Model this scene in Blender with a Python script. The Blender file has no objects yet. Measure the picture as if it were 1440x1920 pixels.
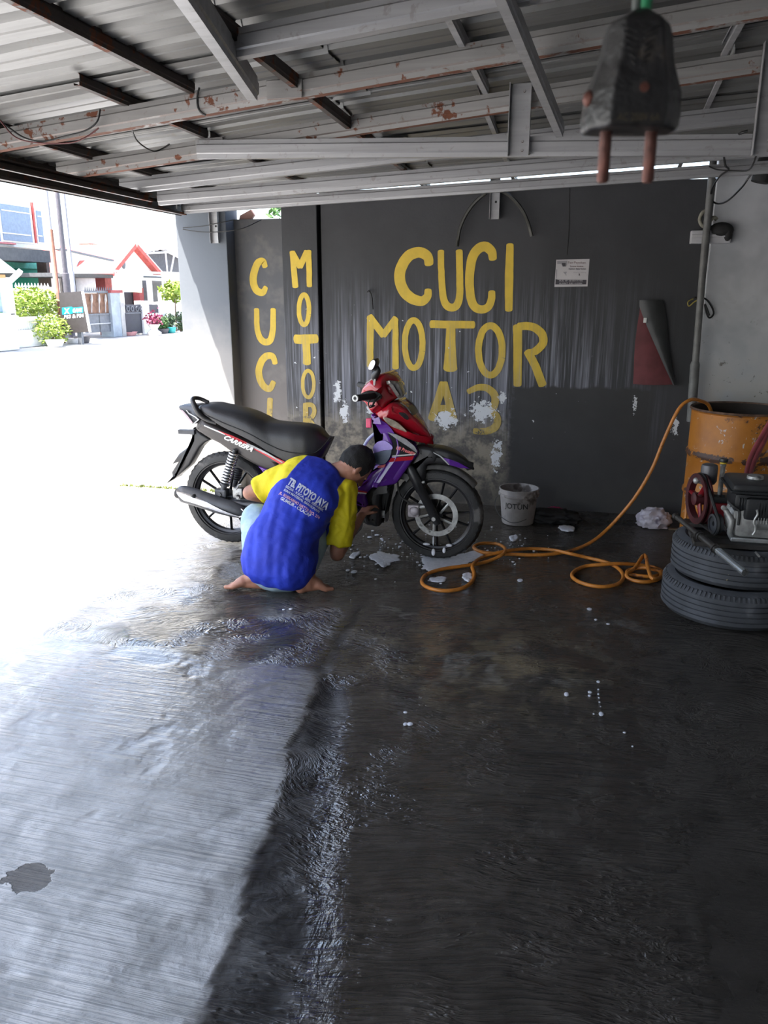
import bpy, bmesh, math, random
from mathutils import Vector, Matrix, noise as mnoise
from mathutils.bvhtree import BVHTree
random.seed(7)
scene = bpy.context.scene
COL = scene.collection

# ------------------------------------------------------------ camera, sky, sun, exposure
F_PX, PITCH, YAW, EYE = 1480.0, math.radians(15.5), math.radians(14.0), 1.52
camd = bpy.data.cameras.new('camera')
camd.sensor_fit = 'VERTICAL'; camd.sensor_height = 36.0; camd.lens = F_PX / 1920.0 * 36.0
camd.clip_start = 0.02; camd.clip_end = 500
camd.dof.use_dof = True; camd.dof.focus_distance = 4.8; camd.dof.aperture_fstop = 17.0
cam = bpy.data.objects.new('camera', camd); COL.objects.link(cam)
cam.location = (0, 0, EYE); cam.rotation_euler = (math.pi / 2 - PITCH, 0, YAW)
scene.camera = cam

SUN_DIR = Vector((0.317, 0.40, -1.0)).normalized()
world = bpy.data.worlds.new('sky'); scene.world = world; world.use_nodes = True
wn = world.node_tree; wn.nodes.clear()
wo = wn.nodes.new('ShaderNodeOutputWorld'); wb = wn.nodes.new('ShaderNodeBackground')
sk = wn.nodes.new('ShaderNodeTexSky'); sk.sky_type = 'NISHITA'; sk.sun_disc = False
sk.sun_elevation = math.asin(-SUN_DIR.z); sk.sun_rotation = math.atan2(-SUN_DIR.x, -SUN_DIR.y)
sk.dust_density = 3.0; sk.air_density = 1.0; sk.ozone_density = 1.0
hs = wn.nodes.new('ShaderNodeHueSaturation'); hs.inputs['Saturation'].default_value = 0.85
wn.links.new(sk.outputs[0], hs.inputs['Color']); wn.links.new(hs.outputs[0], wb.inputs[0]); wn.links.new(wb.outputs[0], wo.inputs[0])
wb.inputs[1].default_value = 0.50
sund = bpy.data.lights.new('sun', 'SUN'); sund.energy = 12.0; sund.angle = math.radians(0.6); sund.color = (1.0, 0.95, 0.88)
sun = bpy.data.objects.new('sun', sund); COL.objects.link(sun); sun.location = (-6, -5, 20)
sun.rotation_euler = SUN_DIR.to_track_quat('-Z', 'Y').to_euler()
vs = scene.view_settings
vs.view_transform = 'Standard'; vs.look = 'None'; vs.gamma = 1.0; vs.use_curve_mapping = False
vs.exposure = 0.85
cy = scene.cycles
cy.max_bounces = 5; cy.diffuse_bounces = 4; cy.glossy_bounces = 2; cy.transmission_bounces = 2; cy.transparent_max_bounces = 4
cy.caustics_reflective = False; cy.caustics_refractive = False
cy.use_adaptive_sampling = True; cy.adaptive_threshold = 0.05; cy.use_denoising = True

# ------------------------------------------------------------ photograph geometry: pixel -> point on a real plane
_f = Vector((-math.sin(YAW) * math.cos(PITCH), math.cos(YAW) * math.cos(PITCH), -math.sin(PITCH)))
_r = Vector((math.cos(YAW), math.sin(YAW), 0)); _u = _r.cross(_f); _o = Vector((0, 0, EYE))
def ray(x, y): return _f + _r * ((x - 720) / F_PX) - _u * ((y - 960) / F_PX)
def at_z(x, y, z=0.0): d = ray(x, y); return _o + d * ((z - EYE) / d.z)
def at_y(x, y, Y): d = ray(x, y); return _o + d * (Y / d.y)
def at_d(x, y, D): return _o + ray(x, y) * D
def lerp(a, b, t): return a + (b - a) * t

# ------------------------------------------------------------ node helpers
class NT:
    def __init__(s, name):
        s.m = bpy.data.materials.new(name); s.m.use_nodes = True
        s.t = s.m.node_tree; s.t.nodes.clear()
        s.out = s.t.nodes.new('ShaderNodeOutputMaterial'); s.b = s.t.nodes.new('ShaderNodeBsdfPrincipled')
        s.t.links.new(s.b.outputs[0], s.out.inputs[0]); s._pos = s._obj = None
    def n(s, k): return s.t.nodes.new(k)
    def put(s, v, sock):
        if hasattr(v, 'is_output') or isinstance(v, bpy.types.NodeSocket): s.t.links.new(v, sock)
        else:
            if sock.type == 'RGBA' and len(v) == 3: v = (*v, 1)
            sock.default_value = v
    def world(s):
        if not s._pos: s._pos = s.n('ShaderNodeNewGeometry').outputs['Position']
        return s._pos
    def obj(s):
        if not s._obj: s._obj = s.n('ShaderNodeTexCoord').outputs['Object']
        return s._obj
    def xyz(s, v=None):
        k = s.n('ShaderNodeSeparateXYZ'); s.put(v or s.world(), k.inputs[0]); return k.outputs
    def ma(s, op, a, b=0.0, c=0.0, clamp=False):
        k = s.n('ShaderNodeMath'); k.operation = op; k.use_clamp = clamp
        s.put(a, k.inputs[0]); s.put(b, k.inputs[1]); s.put(c, k.inputs[2]); return k.outputs[0]
    def mul(s, a, b): return s.ma('MULTIPLY', a, b)
    def add(s, a, b): return s.ma('ADD', a, b)
    def sub(s, a, b): return s.ma('SUBTRACT', a, b)
    def mx(s, a, b): return s.ma('MAXIMUM', a, b)
    def step(s, v, lo, hi, a=0.0, b=1.0):
        k = s.n('ShaderNodeMapRange'); k.interpolation_type = 'SMOOTHSTEP'
        for i, w in enumerate((v, lo, hi, a, b)): s.put(w, k.inputs[i])
        return k.outputs[0]
    def scale(s, v, sc, rot=(0, 0, 0), loc=(0, 0, 0)):
        k = s.n('ShaderNodeMapping'); s.put(v, k.inputs[0]); s.put(loc, k.inputs[1]); s.put(rot, k.inputs[2]); s.put(sc, k.inputs[3]); return k.outputs[0]
    def noise(s, v, sc=5.0, det=4.0, rough=0.55, dist=0.0):
        k = s.n('ShaderNodeTexNoise'); s.put(v, k.inputs['Vector']); s.put(sc, k.inputs['Scale']); s.put(min(det, 3.6), k.inputs['Detail'])
        s.put(rough, k.inputs['Roughness']); s.put(dist, k.inputs['Distortion']); return k.outputs[0]
    def mix(s, f, a, b):
        k = s.n('ShaderNodeMix'); k.data_type = 'RGBA'; s.put(f, k.inputs[0]); s.put(a, k.inputs[6]); s.put(b, k.inputs[7]); return k.outputs[2]
    def bump(s, h, st=0.5, d=0.01, nrm=None):
        k = s.n('ShaderNodeBump'); s.put(st, k.inputs['Strength']); s.put(d, k.inputs['Distance']); s.put(h, k.inputs['Height'])
        if nrm: s.put(nrm, k.inputs['Normal'])
        return k.outputs[0]
    def blob(s, X, Z, cx, cz, rx, rz):
        dx = s.mul(s.sub(X, cx), 1.0 / rx); dz = s.mul(s.sub(Z, cz), 1.0 / rz)
        return s.ma('SQRT', s.add(s.mul(dx, dx), s.mul(dz, dz)))
    def fin(s, col=None, rough=None, metal=None, nrm=None, **kw):
        for v, k in ((col, 'Base Color'), (rough, 'Roughness'), (metal, 'Metallic'), (nrm, 'Normal')):
            if v is not None: s.put(v, s.b.inputs[k])
        for k, v in kw.items(): s.put(v, s.b.inputs[k])
        return s.m

def M(name, c, rough=0.55, metal=0.0, var=0.15, sc=9.0, bump=0.0, bsc=60.0, dirt=None, **kw):
    """plain procedural material: colour with cloudy variation, optional dirt=(colour, amount, scale) and relief"""
    t = NT(name); p = t.obj()
    nz = t.noise(p, sc, 5)
    col = t.mix(t.step(nz, 0.3, 0.7), tuple(x * (1 - var) for x in c), tuple(min(1, x * (1 + var)) for x in c))
    rg = t.add(rough - 0.06, t.mul(nz, 0.12))
    if dirt:
        dc, am, ds = dirt
        dm = t.step(t.noise(p, ds, 6, 0.65), 0.62 - am * 0.35, 0.72 - am * 0.3)
        col = t.mix(dm, col, dc); rg = t.add(rg, t.mul(dm, 0.2))
        if metal: metal = t.mul(t.sub(1.0, dm), metal)
    nr = t.bump(t.noise(p, bsc, 3), bump, 0.004) if bump else None
    return t.fin(col, rg, metal, nr, **kw)

# ------------------------------------------------------------ mesh helpers
ORIGIN = {}
def cen(vs_):
    n = len(vs_); return Vector((sum(v[0] for v in vs_) / n, sum(v[1] for v in vs_) / n, sum(v[2] for v in vs_) / n))
def link(name, me, mat, parent, org):
    o = bpy.data.objects.new(name, me); COL.objects.link(o)
    ORIGIN[o.name] = Vector(org)
    if parent: o.parent = parent; o.location = Vector(org) - ORIGIN[parent.name]
    else: o.location = org
    for m in (mat if isinstance(mat, (list, tuple)) else [mat]):
        if m: me.materials.append(m)
    return o
def put(o, label=None, cat=None, group=None, kind=None):
    if label: o['label'] = label
    if cat: o['category'] = cat
    if group: o['group'] = group
    if kind: o['kind'] = kind
    return o
def thing(name, loc, label=None, cat=None, group=None, kind=None):
    o = bpy.data.objects.new(name, None); COL.objects.link(o); o.location = loc; o.empty_display_size = 0.1
    ORIGIN[o.name] = Vector(loc); return put(o, label, cat, group, kind)

class MB:
    """collects shapes in world coordinates, build() links them as one mesh object"""
    def __init__(s): s.v = []; s.f = []; s.mi = []; s.cur = 0
    def addm(s, vs_, fs):
        b = len(s.v); s.v += [Vector(v) for v in vs_]; s.f += [tuple(b + i for i in f) for f in fs]; s.mi += [s.cur] * len(fs); return s
    def box(s, a, b, c=0.0, M4=None):
        """box from corner a to corner b with chamfer c"""
        x0, x1 = sorted((a[0], b[0])); y0, y1 = sorted((a[1], b[1])); z0, z1 = sorted((a[2], b[2]))
        bm = bmesh.new(); bmesh.ops.create_cube(bm, size=1)
        for v in bm.verts: v.co = Vector((lerp(x0, x1, v.co.x + .5), lerp(y0, y1, v.co.y + .5), lerp(z0, z1, v.co.z + .5)))
        if c: bmesh.ops.bevel(bm, geom=bm.edges[:], offset=c, segments=2 if c > .004 else 1, profile=.6, affect='EDGES')
        return s.bm(bm, M4)
    def bm(s, bm, M4=None):
        bm.verts.index_update()
        if M4: bmesh.ops.transform(bm, matrix=M4, verts=bm.verts)
        s.addm([v.co.copy() for v in bm.verts], [[v.index for v in f.verts] for f in bm.faces]); bm.free(); return s
    def tube(s, pts, r, n=10, cap=True, closed=False, flat=1.0, up=None):
        """tube along pts; r a number or a list"""
        pts = [Vector(p) for p in pts]; m = len(pts); rs = r if isinstance(r, (list, tuple)) else [r] * m
        b = len(s.v); ref = None; rings = []
        for i, p in enumerate(pts):
            if closed: t = (pts[(i + 1) % m] - pts[i - 1])
            else: t = pts[min(i + 1, m - 1)] - pts[max(i - 1, 0)]
            t = t.normalized() if t.length > 1e-9 else Vector((0, 0, 1))
            if ref is None:
                ref = Vector(up) if up else (Vector((0, 0, 1)) if abs(t.z) < .9 else Vector((1, 0, 0)))
            e1 = (ref - t * ref.dot(t));
            if e1.length < 1e-6: e1 = t.orthogonal()
            e1.normalize(); e2 = t.cross(e1); ref = e1
            ring = []
            for k in range(n):
                a = 2 * math.pi * k / n
                s.v.append(p + e1 * (math.cos(a) * rs[i] * flat) + e2 * (math.sin(a) * rs[i])); ring.append(len(s.v) - 1)
            rings.append(ring)
        for i in range(m if closed else m - 1):
            A, B = rings[i], rings[(i + 1) % m]
            for k in range(n): s.f.append((A[k], A[(k + 1) % n], B[(k + 1) % n], B[k])); s.mi.append(s.cur)
        if cap and not closed:
            s.f.append(tuple(reversed(rings[0]))); s.f.append(tuple(rings[-1])); s.mi += [s.cur] * 2
        return s
    def lathe(s, prof, c, axis='Z', n=32, a0=0.0, a1=2 * math.pi, closed=False):
        """profile [(radius, height)] turned about an axis through c; closed joins last profile point to first"""
        full = abs(a1 - a0 - 2 * math.pi) < 1e-6; c = Vector(c); b = len(s.v); m = len(prof); na = n if full else n + 1
        for k in range(na):
            a = a0 + (a1 - a0) * k / n; ca, sa = math.cos(a), math.sin(a)
            for r, h in prof:
                if axis == 'Z': p = Vector((r * ca, r * sa, h))
                elif axis == 'Y': p = Vector((r * ca, h, r * sa))
                else: p = Vector((h, r * ca, r * sa))
                s.v.append(c + p)
        for k in range(n):
            k2 = (k + 1) % na
            for j in range(m if closed else m - 1):
                j2 = (j + 1) % m
                s.f.append((b + k * m + j, b + k2 * m + j, b + k2 * m + j2, b + k * m + j2)); s.mi.append(s.cur)
        return s
    def prism(s, poly, ext, c=0.0):
        """poly: list of 3D points in a plane, extruded by vector ext"""
        bm = bmesh.new(); vs_ = [bm.verts.new(Vector(p)) for p in poly]; f = bm.faces.new(vs_)
        r = bmesh.ops.extrude_face_region(bm, geom=[f]); nv = [g for g in r['geom'] if isinstance(g, bmesh.types.BMVert)]
        bmesh.ops.translate(bm, vec=Vector(ext), verts=nv); bmesh.ops.recalc_face_normals(bm, faces=bm.faces)
        if c: bmesh.ops.bevel(bm, geom=bm.edges[:], offset=c, segments=2, profile=.6, affect='EDGES')
        return s.bm(bm)
    def sphere(s, c, r, nu=16, nv=10, M4=None):
        bm = bmesh.new(); bmesh.ops.create_uvsphere(bm, u_segments=nu, v_segments=nv, radius=1)
        rr = Vector(r) if hasattr(r, '__len__') else Vector((r, r, r))
        for v in bm.verts: v.co = Vector((v.co.x * rr.x, v.co.y * rr.y, v.co.z * rr.z))
        if M4: bmesh.ops.transform(bm, matrix=M4, verts=bm.verts)
        bmesh.ops.translate(bm, vec=Vector(c), verts=bm.verts); return s.bm(bm)
    def grid(s, rows, flip=False):
        """rows: list of equally long lists of points"""
        b = len(s.v); m = len(rows[0])
        for r in rows: s.v += [Vector(p) for p in r]
        for i in range(len(rows) - 1):
            for j in range(m - 1):
                q = (b + i * m + j, b + i * m + j + 1, b + (i + 1) * m + j + 1, b + (i + 1) * m + j)
                s.f.append(q[::-1] if flip else q); s.mi.append(s.cur)
        return s
    def build(s, name, mat, parent=None, smooth=None, org=None, recalc=True):
        """smooth: None flat, else the sharp angle in degrees"""
        org = Vector(org) if org is not None else cen(s.v)
        me = bpy.data.meshes.new(name)
        me.from_pydata([v - org for v in s.v], [], s.f)
        if isinstance(mat, (list, tuple)): me.polygons.foreach_set('material_index', s.mi)
        if recalc:
            bm = bmesh.new(); bm.from_mesh(me); bmesh.ops.recalc_face_normals(bm, faces=bm.faces); bm.to_mesh(me); bm.free()
        if smooth:
            me.polygons.foreach_set('use_smooth', [True] * len(me.polygons)); me.set_sharp_from_angle(angle=math.radians(smooth))
        me.update(); return link(name, me, mat, parent, org)

def spline(pts, k=6, closed=False):
    """Catmull-Rom through pts"""
    P = [Vector(p) for p in pts]; n = len(P); out = []
    rng = range(n) if closed else range(n - 1)
    for i in rng:
        if closed: a, b, c, d = P[i - 1], P[i], P[(i + 1) % n], P[(i + 2) % n]
        else: a, b, c, d = P[max(i - 1, 0)], P[i], P[i + 1], P[min(i + 2, n - 1)]
        for j in range(k):
            t = j / k
            out.append(0.5 * ((2 * b) + (c - a) * t + (2 * a - 5 * b + 4 * c - d) * t * t + (3 * b - a - 3 * c + d) * t * t * t))
    if not closed: out.append(P[-1])
    return out
def sval(vals, k=6):
    """resample a list of numbers like spline() does (linear)"""
    o = []
    for i in range(len(vals) - 1):
        for j in range(k): o.append(lerp(vals[i], vals[i + 1], j / k))
    return o + [vals[-1]]
def copy_thing(root, delta, label=None, group=None):
    r = root.copy(); COL.objects.link(r); r.location = root.location + Vector(delta)
    if label: r['label'] = label
    if group: r['group'] = group
    for ch in list(root.children):
        c = ch.copy(); COL.objects.link(c); c.parent = r
        for g in list(ch.children):
            d = g.copy(); COL.objects.link(d); d.parent = c
    return r
def text_mesh(body, size=1.0, bold=0.0, shear=0.0, align='LEFT', sx=1.0):
    """flat text as (verts 2D list, faces): built from Blender's own font"""
    cu = bpy.data.curves.new('lettering', 'FONT'); cu.body = body; cu.size = size; cu.offset = bold; cu.shear = shear
    cu.align_x = align; cu.resolution_u = 3; cu.space_character = 1.0
    ob = bpy.data.objects.new('lettering', cu); COL.objects.link(ob)
    dg = bpy.context.evaluated_depsgraph_get(); me = bpy.data.meshes.new_from_object(ob.evaluated_get(dg))
    vs_ = [(v.co.x * sx, v.co.y) for v in me.vertices]; fs = [tuple(p.vertices) for p in me.polygons]
    bpy.data.objects.remove(ob); bpy.data.curves.remove(cu); bpy.data.meshes.remove(me); return vs_, fs
def evaluated_mesh(o):
    dg = bpy.context.evaluated_depsgraph_get(); return bpy.data.meshes.new_from_object(o.evaluated_get(dg))
# ============================================================ SETTING
WALL_Y = 5.68
def at_w(x, y, d=0.0): return at_y(x, y, WALL_Y + d)

# ------------------------------------------------------------ floor
XSM = at_z(1322, 1780).x
def floor_material():
    t = NT('wet_brushed_concrete'); p = t.world(); X, Y, Z = t.xyz()
    at = t.n('ShaderNodeAttribute'); at.attribute_name = 'slab'; slab = at.outputs['Fac']
    at = t.n('ShaderNodeAttribute'); at.attribute_name = 'channel'; chan = at.outputs['Fac']
    at = t.n('ShaderNodeAttribute'); at.attribute_name = 'glint'; glint = at.outputs['Fac']
    big = t.noise(p, 1.6, 5, .6, .3); mid = t.noise(p, 6, 6, .65, .4); fine = t.noise(p, 45, 5, .7)
    warp = t.noise(p, 1.1, 2)
    # broom strokes: left slab along X, right side slanting and curling
    pl = t.scale(p, (2.2, 55, 1), (0, 0, math.radians(-3)))
    st_l = t.noise(pl, 1.0, 3, .6, .35)
    vr = t.n('ShaderNodeVectorRotate'); vr.rotation_type = 'Z_AXIS'; t.put(p, vr.inputs['Vector']); t.put((0.4, -0.6, 0), vr.inputs['Center'])
    t.put(t.add(-0.55, t.mul(warp, 0.9)), vr.inputs['Angle'])
    st_r = t.noise(t.scale(vr.outputs[0], (7, 46, 1)), 1.0, 3, .6, .5)
    rid = t.ma('POWER', t.sub(1.0, t.ma('ABSOLUTE', t.mul(t.sub(st_r, .5), 4.5)), ), 1.0, clamp=True) if False else t.ma('MAXIMUM', t.sub(1.0, t.ma('ABSOLUTE', t.mul(t.sub(st_r, .52), 7.0))), 0.0)
    fade = t.mx(t.step(t.add(X, t.mul(t.sub(mid, .5), .10)), XSM + .012, XSM - .012), t.step(Y, 2.0, 2.3))
    st_r = t.mul(rid, t.add(.12, t.mul(fade, .88)))
    stroke = t.mix(slab, st_r, st_l)
    stroke_f = t.n('ShaderNodeRGBToBW'); t.put(stroke, stroke_f.inputs[0]); stroke_f = stroke_f.outputs[0]
    # dry, pale part of the near left slab
    dry = t.mul(slab, t.step(t.add(t.add(Y, t.mul(t.sub(mid, .5), 1.0)), t.mul(t.sub(big, .5), .6)), 2.75, 1.55))
    dry = t.mul(dry, t.step(chan, .5, .1))
    wet_c = t.mix(t.step(mid, .35, .7), (.038, .034, .030), (.056, .050, .044))
    brown = t.mul(t.step(t.blob(X, Y, -.35, 3.1, .8, .7), 1.0, .2), t.step(mid, .42, .6))
    wet_c = t.mix(brown, wet_c, (.10, .082, .055))
    pale = t.mul(t.step(t.add(t.noise(p, 3.2, 7, .7, .8), t.mul(t.step(Y, 2.9, 3.6), -.02)), .56, .64), t.mul(t.step(Y, 2.75, 2.95), t.step(Y, 4.2, 3.5)))
    wet_c = t.mix(t.mul(pale, .7), wet_c, (.13, .125, .115))
    slabw = t.mix(t.step(big, .35, .65), (.14, .138, .135), (.24, .24, .235))
    dryc = t.mix(t.step(mid, .35, .68), (.31, .315, .315), (.55, .555, .56))
    stain = t.mul(t.step(big, .52, .66), t.step(mid, .4, .6))
    dryc = t.mix(t.mul(stain, .45), dryc, (.20, .185, .155))
    hole = t.step(t.add(t.blob(X, Y, at_z(52, 1648).x, at_z(52, 1648).y, .062, .055), t.add(t.mul(t.sub(mid, .5), .7), t.mul(t.sub(t.noise(p, 22, 4), .5), 1.3))), 1.05, .97)
    dryc = t.mix(hole, dryc, (.13, .125, .12))
    c = t.mix(slab, wet_c, t.mix(dry, slabw, dryc))
    apron = t.step(t.add(X, t.add(t.mul(t.sub(mid, .5), .5), t.mul(t.sub(big, .5), .4))), -1.92, -2.04)
    c = t.mix(apron, c, t.mix(t.step(mid, .35, .68), (.30, .295, .285), (.46, .455, .445)))
    c = t.mix(chan, c, t.mix(t.step(mid, .4, .65), (.022, .021, .021), (.075, .073, .072)))
    grain = t.add(.82, t.mul(stroke_f, .55)); k = t.n('ShaderNodeMix'); k.data_type = 'RGBA'; k.blend_type = 'MULTIPLY'
    t.put(1.0, k.inputs[0]); t.put(c, k.inputs[6]); t.put(grain, k.inputs[7]); c = k.outputs[2]
    rough = t.add(t.mul(t.step(mid, .3, .75), .18), .10)
    rough = t.add(rough, t.mul(t.step(X, -.4, 1.0), .22))
    rough = t.add(rough, t.mul(dry, .30)); rough = t.add(rough, t.mul(slab, .02))
    rough = t.add(rough, t.mul(hole, .2))
    rough = t.add(rough, t.mul(t.mul(chan, t.sub(1.0, glint)), .35)); rough = t.mix(glint, rough, (.16, .16, .16))
    puddle = t.mul(t.step(t.noise(p, 2.3, 3, .5, .3), .50, .60), t.step(X, .6, -.2))
    rlf = t.mul(t.mul(stroke_f, t.add(1.0, t.mul(slab, 1.3))), t.sub(1.0, t.mul(puddle, .75)))
    rlf = t.add(rlf, t.mul(fine, .38)); rlf = t.add(rlf, t.mul(mid, .9))
    rlf = t.sub(rlf, t.mul(hole, 1.0))
    rlf = t.add(rlf, t.mul(glint, t.mul(t.noise(t.scale(p, (30, 14, 1), (0, 0, .35)), 1.0, 4, .65, .6), 1.6)))
    nr = t.bump(rlf, .50, .015)
    wetf = t.mul(t.mul(t.sub(1.0, dry), t.step(X, .3, -.5)), t.sub(1.0, t.mul(chan, t.sub(1.0, glint))))
    return t.fin(c, rough, 0.0, nr, **{'Specular IOR Level': .55, 'Coat Weight': t.mul(wetf, .8), 'Coat Roughness': .10, 'Coat Normal': nr})

EDGE_L = [at_z(*q) for q in ((600, 1262), (585, 1300), (555, 1370), (540, 1420), (505, 1560), (462, 1640), (432, 1760), (395, 1860), (375, 1920))]
EDGE_R = [at_z(*q) for q in ((630, 1262), (640, 1300), (632, 1370), (625, 1420), (620, 1560), (615, 1640), (620, 1760), (600, 1860), (590, 1920))]
def xat(poly, y):
    if y >= poly[0].y: return poly[0].x
    for a, b in zip(poly, poly[1:]):
        if b.y <= y <= a.y: return lerp(a.x, b.x, (a.y - y) / (a.y - b.y + 1e-9))
    return poly[-1].x + (poly[-1].y - y) * .05
def sm(x, a, b):
    t = max(0, min(1, (x - a) / (b - a))); return t * t * (3 - 2 * t)
def build_floor():
    xs = [-3.9, -3.6, -3.3] + [-3.1 + .022 * i for i in range(215)] + [1.8, 2.3, 2.9, 3.6]
    ys = [-4, -3, -2, -1, -.3, .2, .6] + [.8 + .022 * i for i in range(222)] + [5.75]
    vs_, slab, chan, gl = [], [], [], []
    ytop = EDGE_L[0].y
    for y in ys:
        xl, xr = xat(EDGE_L, y), xat(EDGE_R, y)
        for x in xs:
            n1 = mnoise.noise(Vector((x * 9, y * 9, 0))); n2 = mnoise.noise(Vector((x * 30, y * 30, 3.3))); n3 = mnoise.noise(Vector((x * 2.1, y * 2.1, 7)))
            e = xl + .018 * n1 + .010 * n2
            yt = ytop + .02 * n1 + .10 * (x + 1.0) * -.12 + .015 * n2
            s = (1 - sm(x, e - .004, e + .018)) * (1 - sm(y, yt - .01, yt + .05))
            ch = sm(x, e - .002, e + .02) * (1 - sm(x, xr - .03 + .03 * n1, xr + .05 + .03 * n1)) * (1 - sm(y, ytop - .12, ytop + .03))
            # the old joint running on towards the rear wall
            jx = xl + .03 * n1 + (y - ytop) * -.03
            j = math.exp(-((x - jx) / .02) ** 2) * sm(y, ytop - .05, ytop + .05) * (1 - sm(y, 3.4, 3.9))
            z = .005 * s - .014 * ch * sm(x, e, xr - .04) - .006 * j + .0035 * n3 * sm(y, 2.4, 3.0) + .0022 * n1 + .0012 * n2 * (1 + 2 * ch)
            ridge = sm(y, 2.70, 2.95) * (1 - sm(y, 3.2, 3.5)) * max(0, mnoise.noise(Vector((x * 3.1, y * 5.0, 1.7)))) * .022 * sm(x, -1.0, -.6) * (1 - sm(x, .1, .5))
            vs_.append((x, y, z + ridge)); slab.append(s); chan.append(min(1, ch + .6 * j)); gl.append(sm(x, xr - .10 + .03 * n1, xr - .02) * (1 - sm(x, xr + .02, xr + .10 + .03 * n1)) * (1 - sm(y, 2.0, 2.4)))
    m = len(xs); fs = [(i * m + j, i * m + j + 1, (i + 1) * m + j + 1, (i + 1) * m + j) for i in range(len(ys) - 1) for j in range(m - 1)]
    me = bpy.data.meshes.new('floor'); me.from_pydata(vs_, [], fs)
    me.attributes.new('slab', 'FLOAT', 'POINT').data.foreach_set('value', slab)
    me.attributes.new('channel', 'FLOAT', 'POINT').data.foreach_set('value', chan)
    me.attributes.new('glint', 'FLOAT', 'POINT').data.foreach_set('value', gl)
    me.polygons.foreach_set('use_smooth', [True] * len(me.polygons))
    return put(link('floor', me, floor_material(), None, (0, 0, 0)), 'wet brushed concrete workshop floor with a worn drain groove', None, None, 'structure')
FLOOR = build_floor()
ROADM = M('sunlit_concrete_road', (.36, .355, .345), .75, 0, .12, .6, .2, 20)
mb = MB(); mb.grid([[(-90, y, -.012), (-3.88, y, -.012)] for y in (-30, 5.5, 90)]); mb.grid([[(-3.88, y, -.012), (20, y, -.012)] for y in (5.76, 90)]); mb.grid([[(-3.88, y, -.012), (20, y, -.012)] for y in (-30, -3.98)])
put(mb.build('road', ROADM), 'pale concrete street in full sun outside the workshop', None, None, 'structure')

# ------------------------------------------------------------ painted rear wall
def wall_nodes(t):
    p = t.world(); X, Y, Z = t.xyz()
    cloud = t.noise(p, 1.7, 5, .6); mid = t.noise(p, 9, 6, .7); fine = t.noise(p, 30, 6, .75, .3)
    c = t.mix(t.step(cloud, .3, .7), (.029, .030, .033), (.041, .042, .046))
    # washed-out drips
    s1 = t.noise(t.scale(p, (34, 34, .9)), 1.0, 4, .65, .15); s2 = t.noise(t.scale(p, (95, 95, 2.2)), 1.0, 3, .6)
    zone = t.mul(t.mul(t.step(Z, 1.75, .95), t.step(Z, .32, .62)), t.step(t.add(X, t.mul(t.sub(cloud, .5), .5)), .72, -.25))
    drip = t.mul(zone, t.add(t.mul(t.step(s1, .42, .68), .55), t.mul(t.step(s2, .50, .72), .55)))
    c = t.mix(t.mul(drip, .85), c, (.34, .35, .41))
    # bare stained render low on the left
    low = t.mul(t.step(t.add(Z, t.mul(t.sub(mid, .5), .45)), .78, .52), t.step(t.add(X, t.mul(t.sub(mid, .5), .4)), -.35, -.6))
    plaster = t.mix(t.step(mid, .38, .62), (.085, .078, .070), (.30, .265, .205))
    c = t.mix(t.mul(low, .9), c, plaster)
    # repainted dark patch low on the right
    edge = t.add(.885, t.mul(t.sub(t.noise(p, 7, 4), .5), .10))
    rp = t.mul(t.step(Z, t.add(edge, .012), t.sub(edge, .012)), t.step(t.add(X, t.mul(t.sub(fine, .5), .10)), -.52, -.46))
    rp = t.mul(rp, t.step(X, .50, .44))
    c = t.mix(rp, c, t.mix(t.step(cloud, .3, .7), (.030, .030, .031), (.042, .042, .043)))
    # flaked white patches
    flake = None
    for (px_, py_, rx, rz, th) in ((632, 735, .055, .17, .50), (645, 775, .07, .16, .52), (690, 770, .07, .09, .55), (835, 785, .17, .14, .50), (905, 772, .19, .15, .50), (940, 745, .06, .08, .52), (1190, 760, .03, .12, .55), (1265, 800, .05, .13, .57), (930, 850, .09, .26, .60)):
        q = at_w(px_, py_)
        b = t.step(t.blob(X, Z, q.x, q.z, rx, rz), 1.15, .1)
        k = t.step(t.add(t.mul(t.sub(fine, .5), 2.3), b), th + .22, th + .27)
        flake = k if flake is None else t.mx(flake, k)
    spot = t.mul(t.step(t.noise(p, 26, 2, .5), .73, .75), t.mul(t.step(Z, 1.5, 1.2), t.step(X, .1, -.3)))
    flake = t.mx(flake, t.mul(spot, t.step(Z, .45, .7)))
    damp = t.step(t.add(Z, t.mul(t.sub(mid, .5), .25)), .30, .10)
    c = t.mix(t.mul(damp, .5), c, (.05, .049, .046))
    return p, X, Z, c, drip, flake, mid, fine, low
def wall_material(letter=None, name='dark_grey_weathered_wall_paint'):
    t = NT(name); p, X, Z, c, drip, flake, mid, fine, low = wall_nodes(t)
    if letter:
        worn = t.mul(t.step(Z, 1.15, .70), .45)
        y = t.mix(t.step(mid, .3, .7), tuple(x * .86 for x in letter), letter)
        gone = t.mx(t.mul(drip, .5), worn); gone = t.mx(gone, t.mul(low, t.step(fine, .45, .6)))
        c = t.mix(gone, y, c)
    c = t.mix(flake, c, (.66, .68, .70))
    h = t.add(t.mul(fine, .5), t.mul(flake, -.8))
    return t.fin(c, t.add(.55, t.mul(mid, .2)), 0.0, t.bump(h, .35, .006))
WALLM = wall_material()
YELM = wall_material((.72, .50, .055), 'yellow_wall_lettering_paint')
mb = MB()
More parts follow.
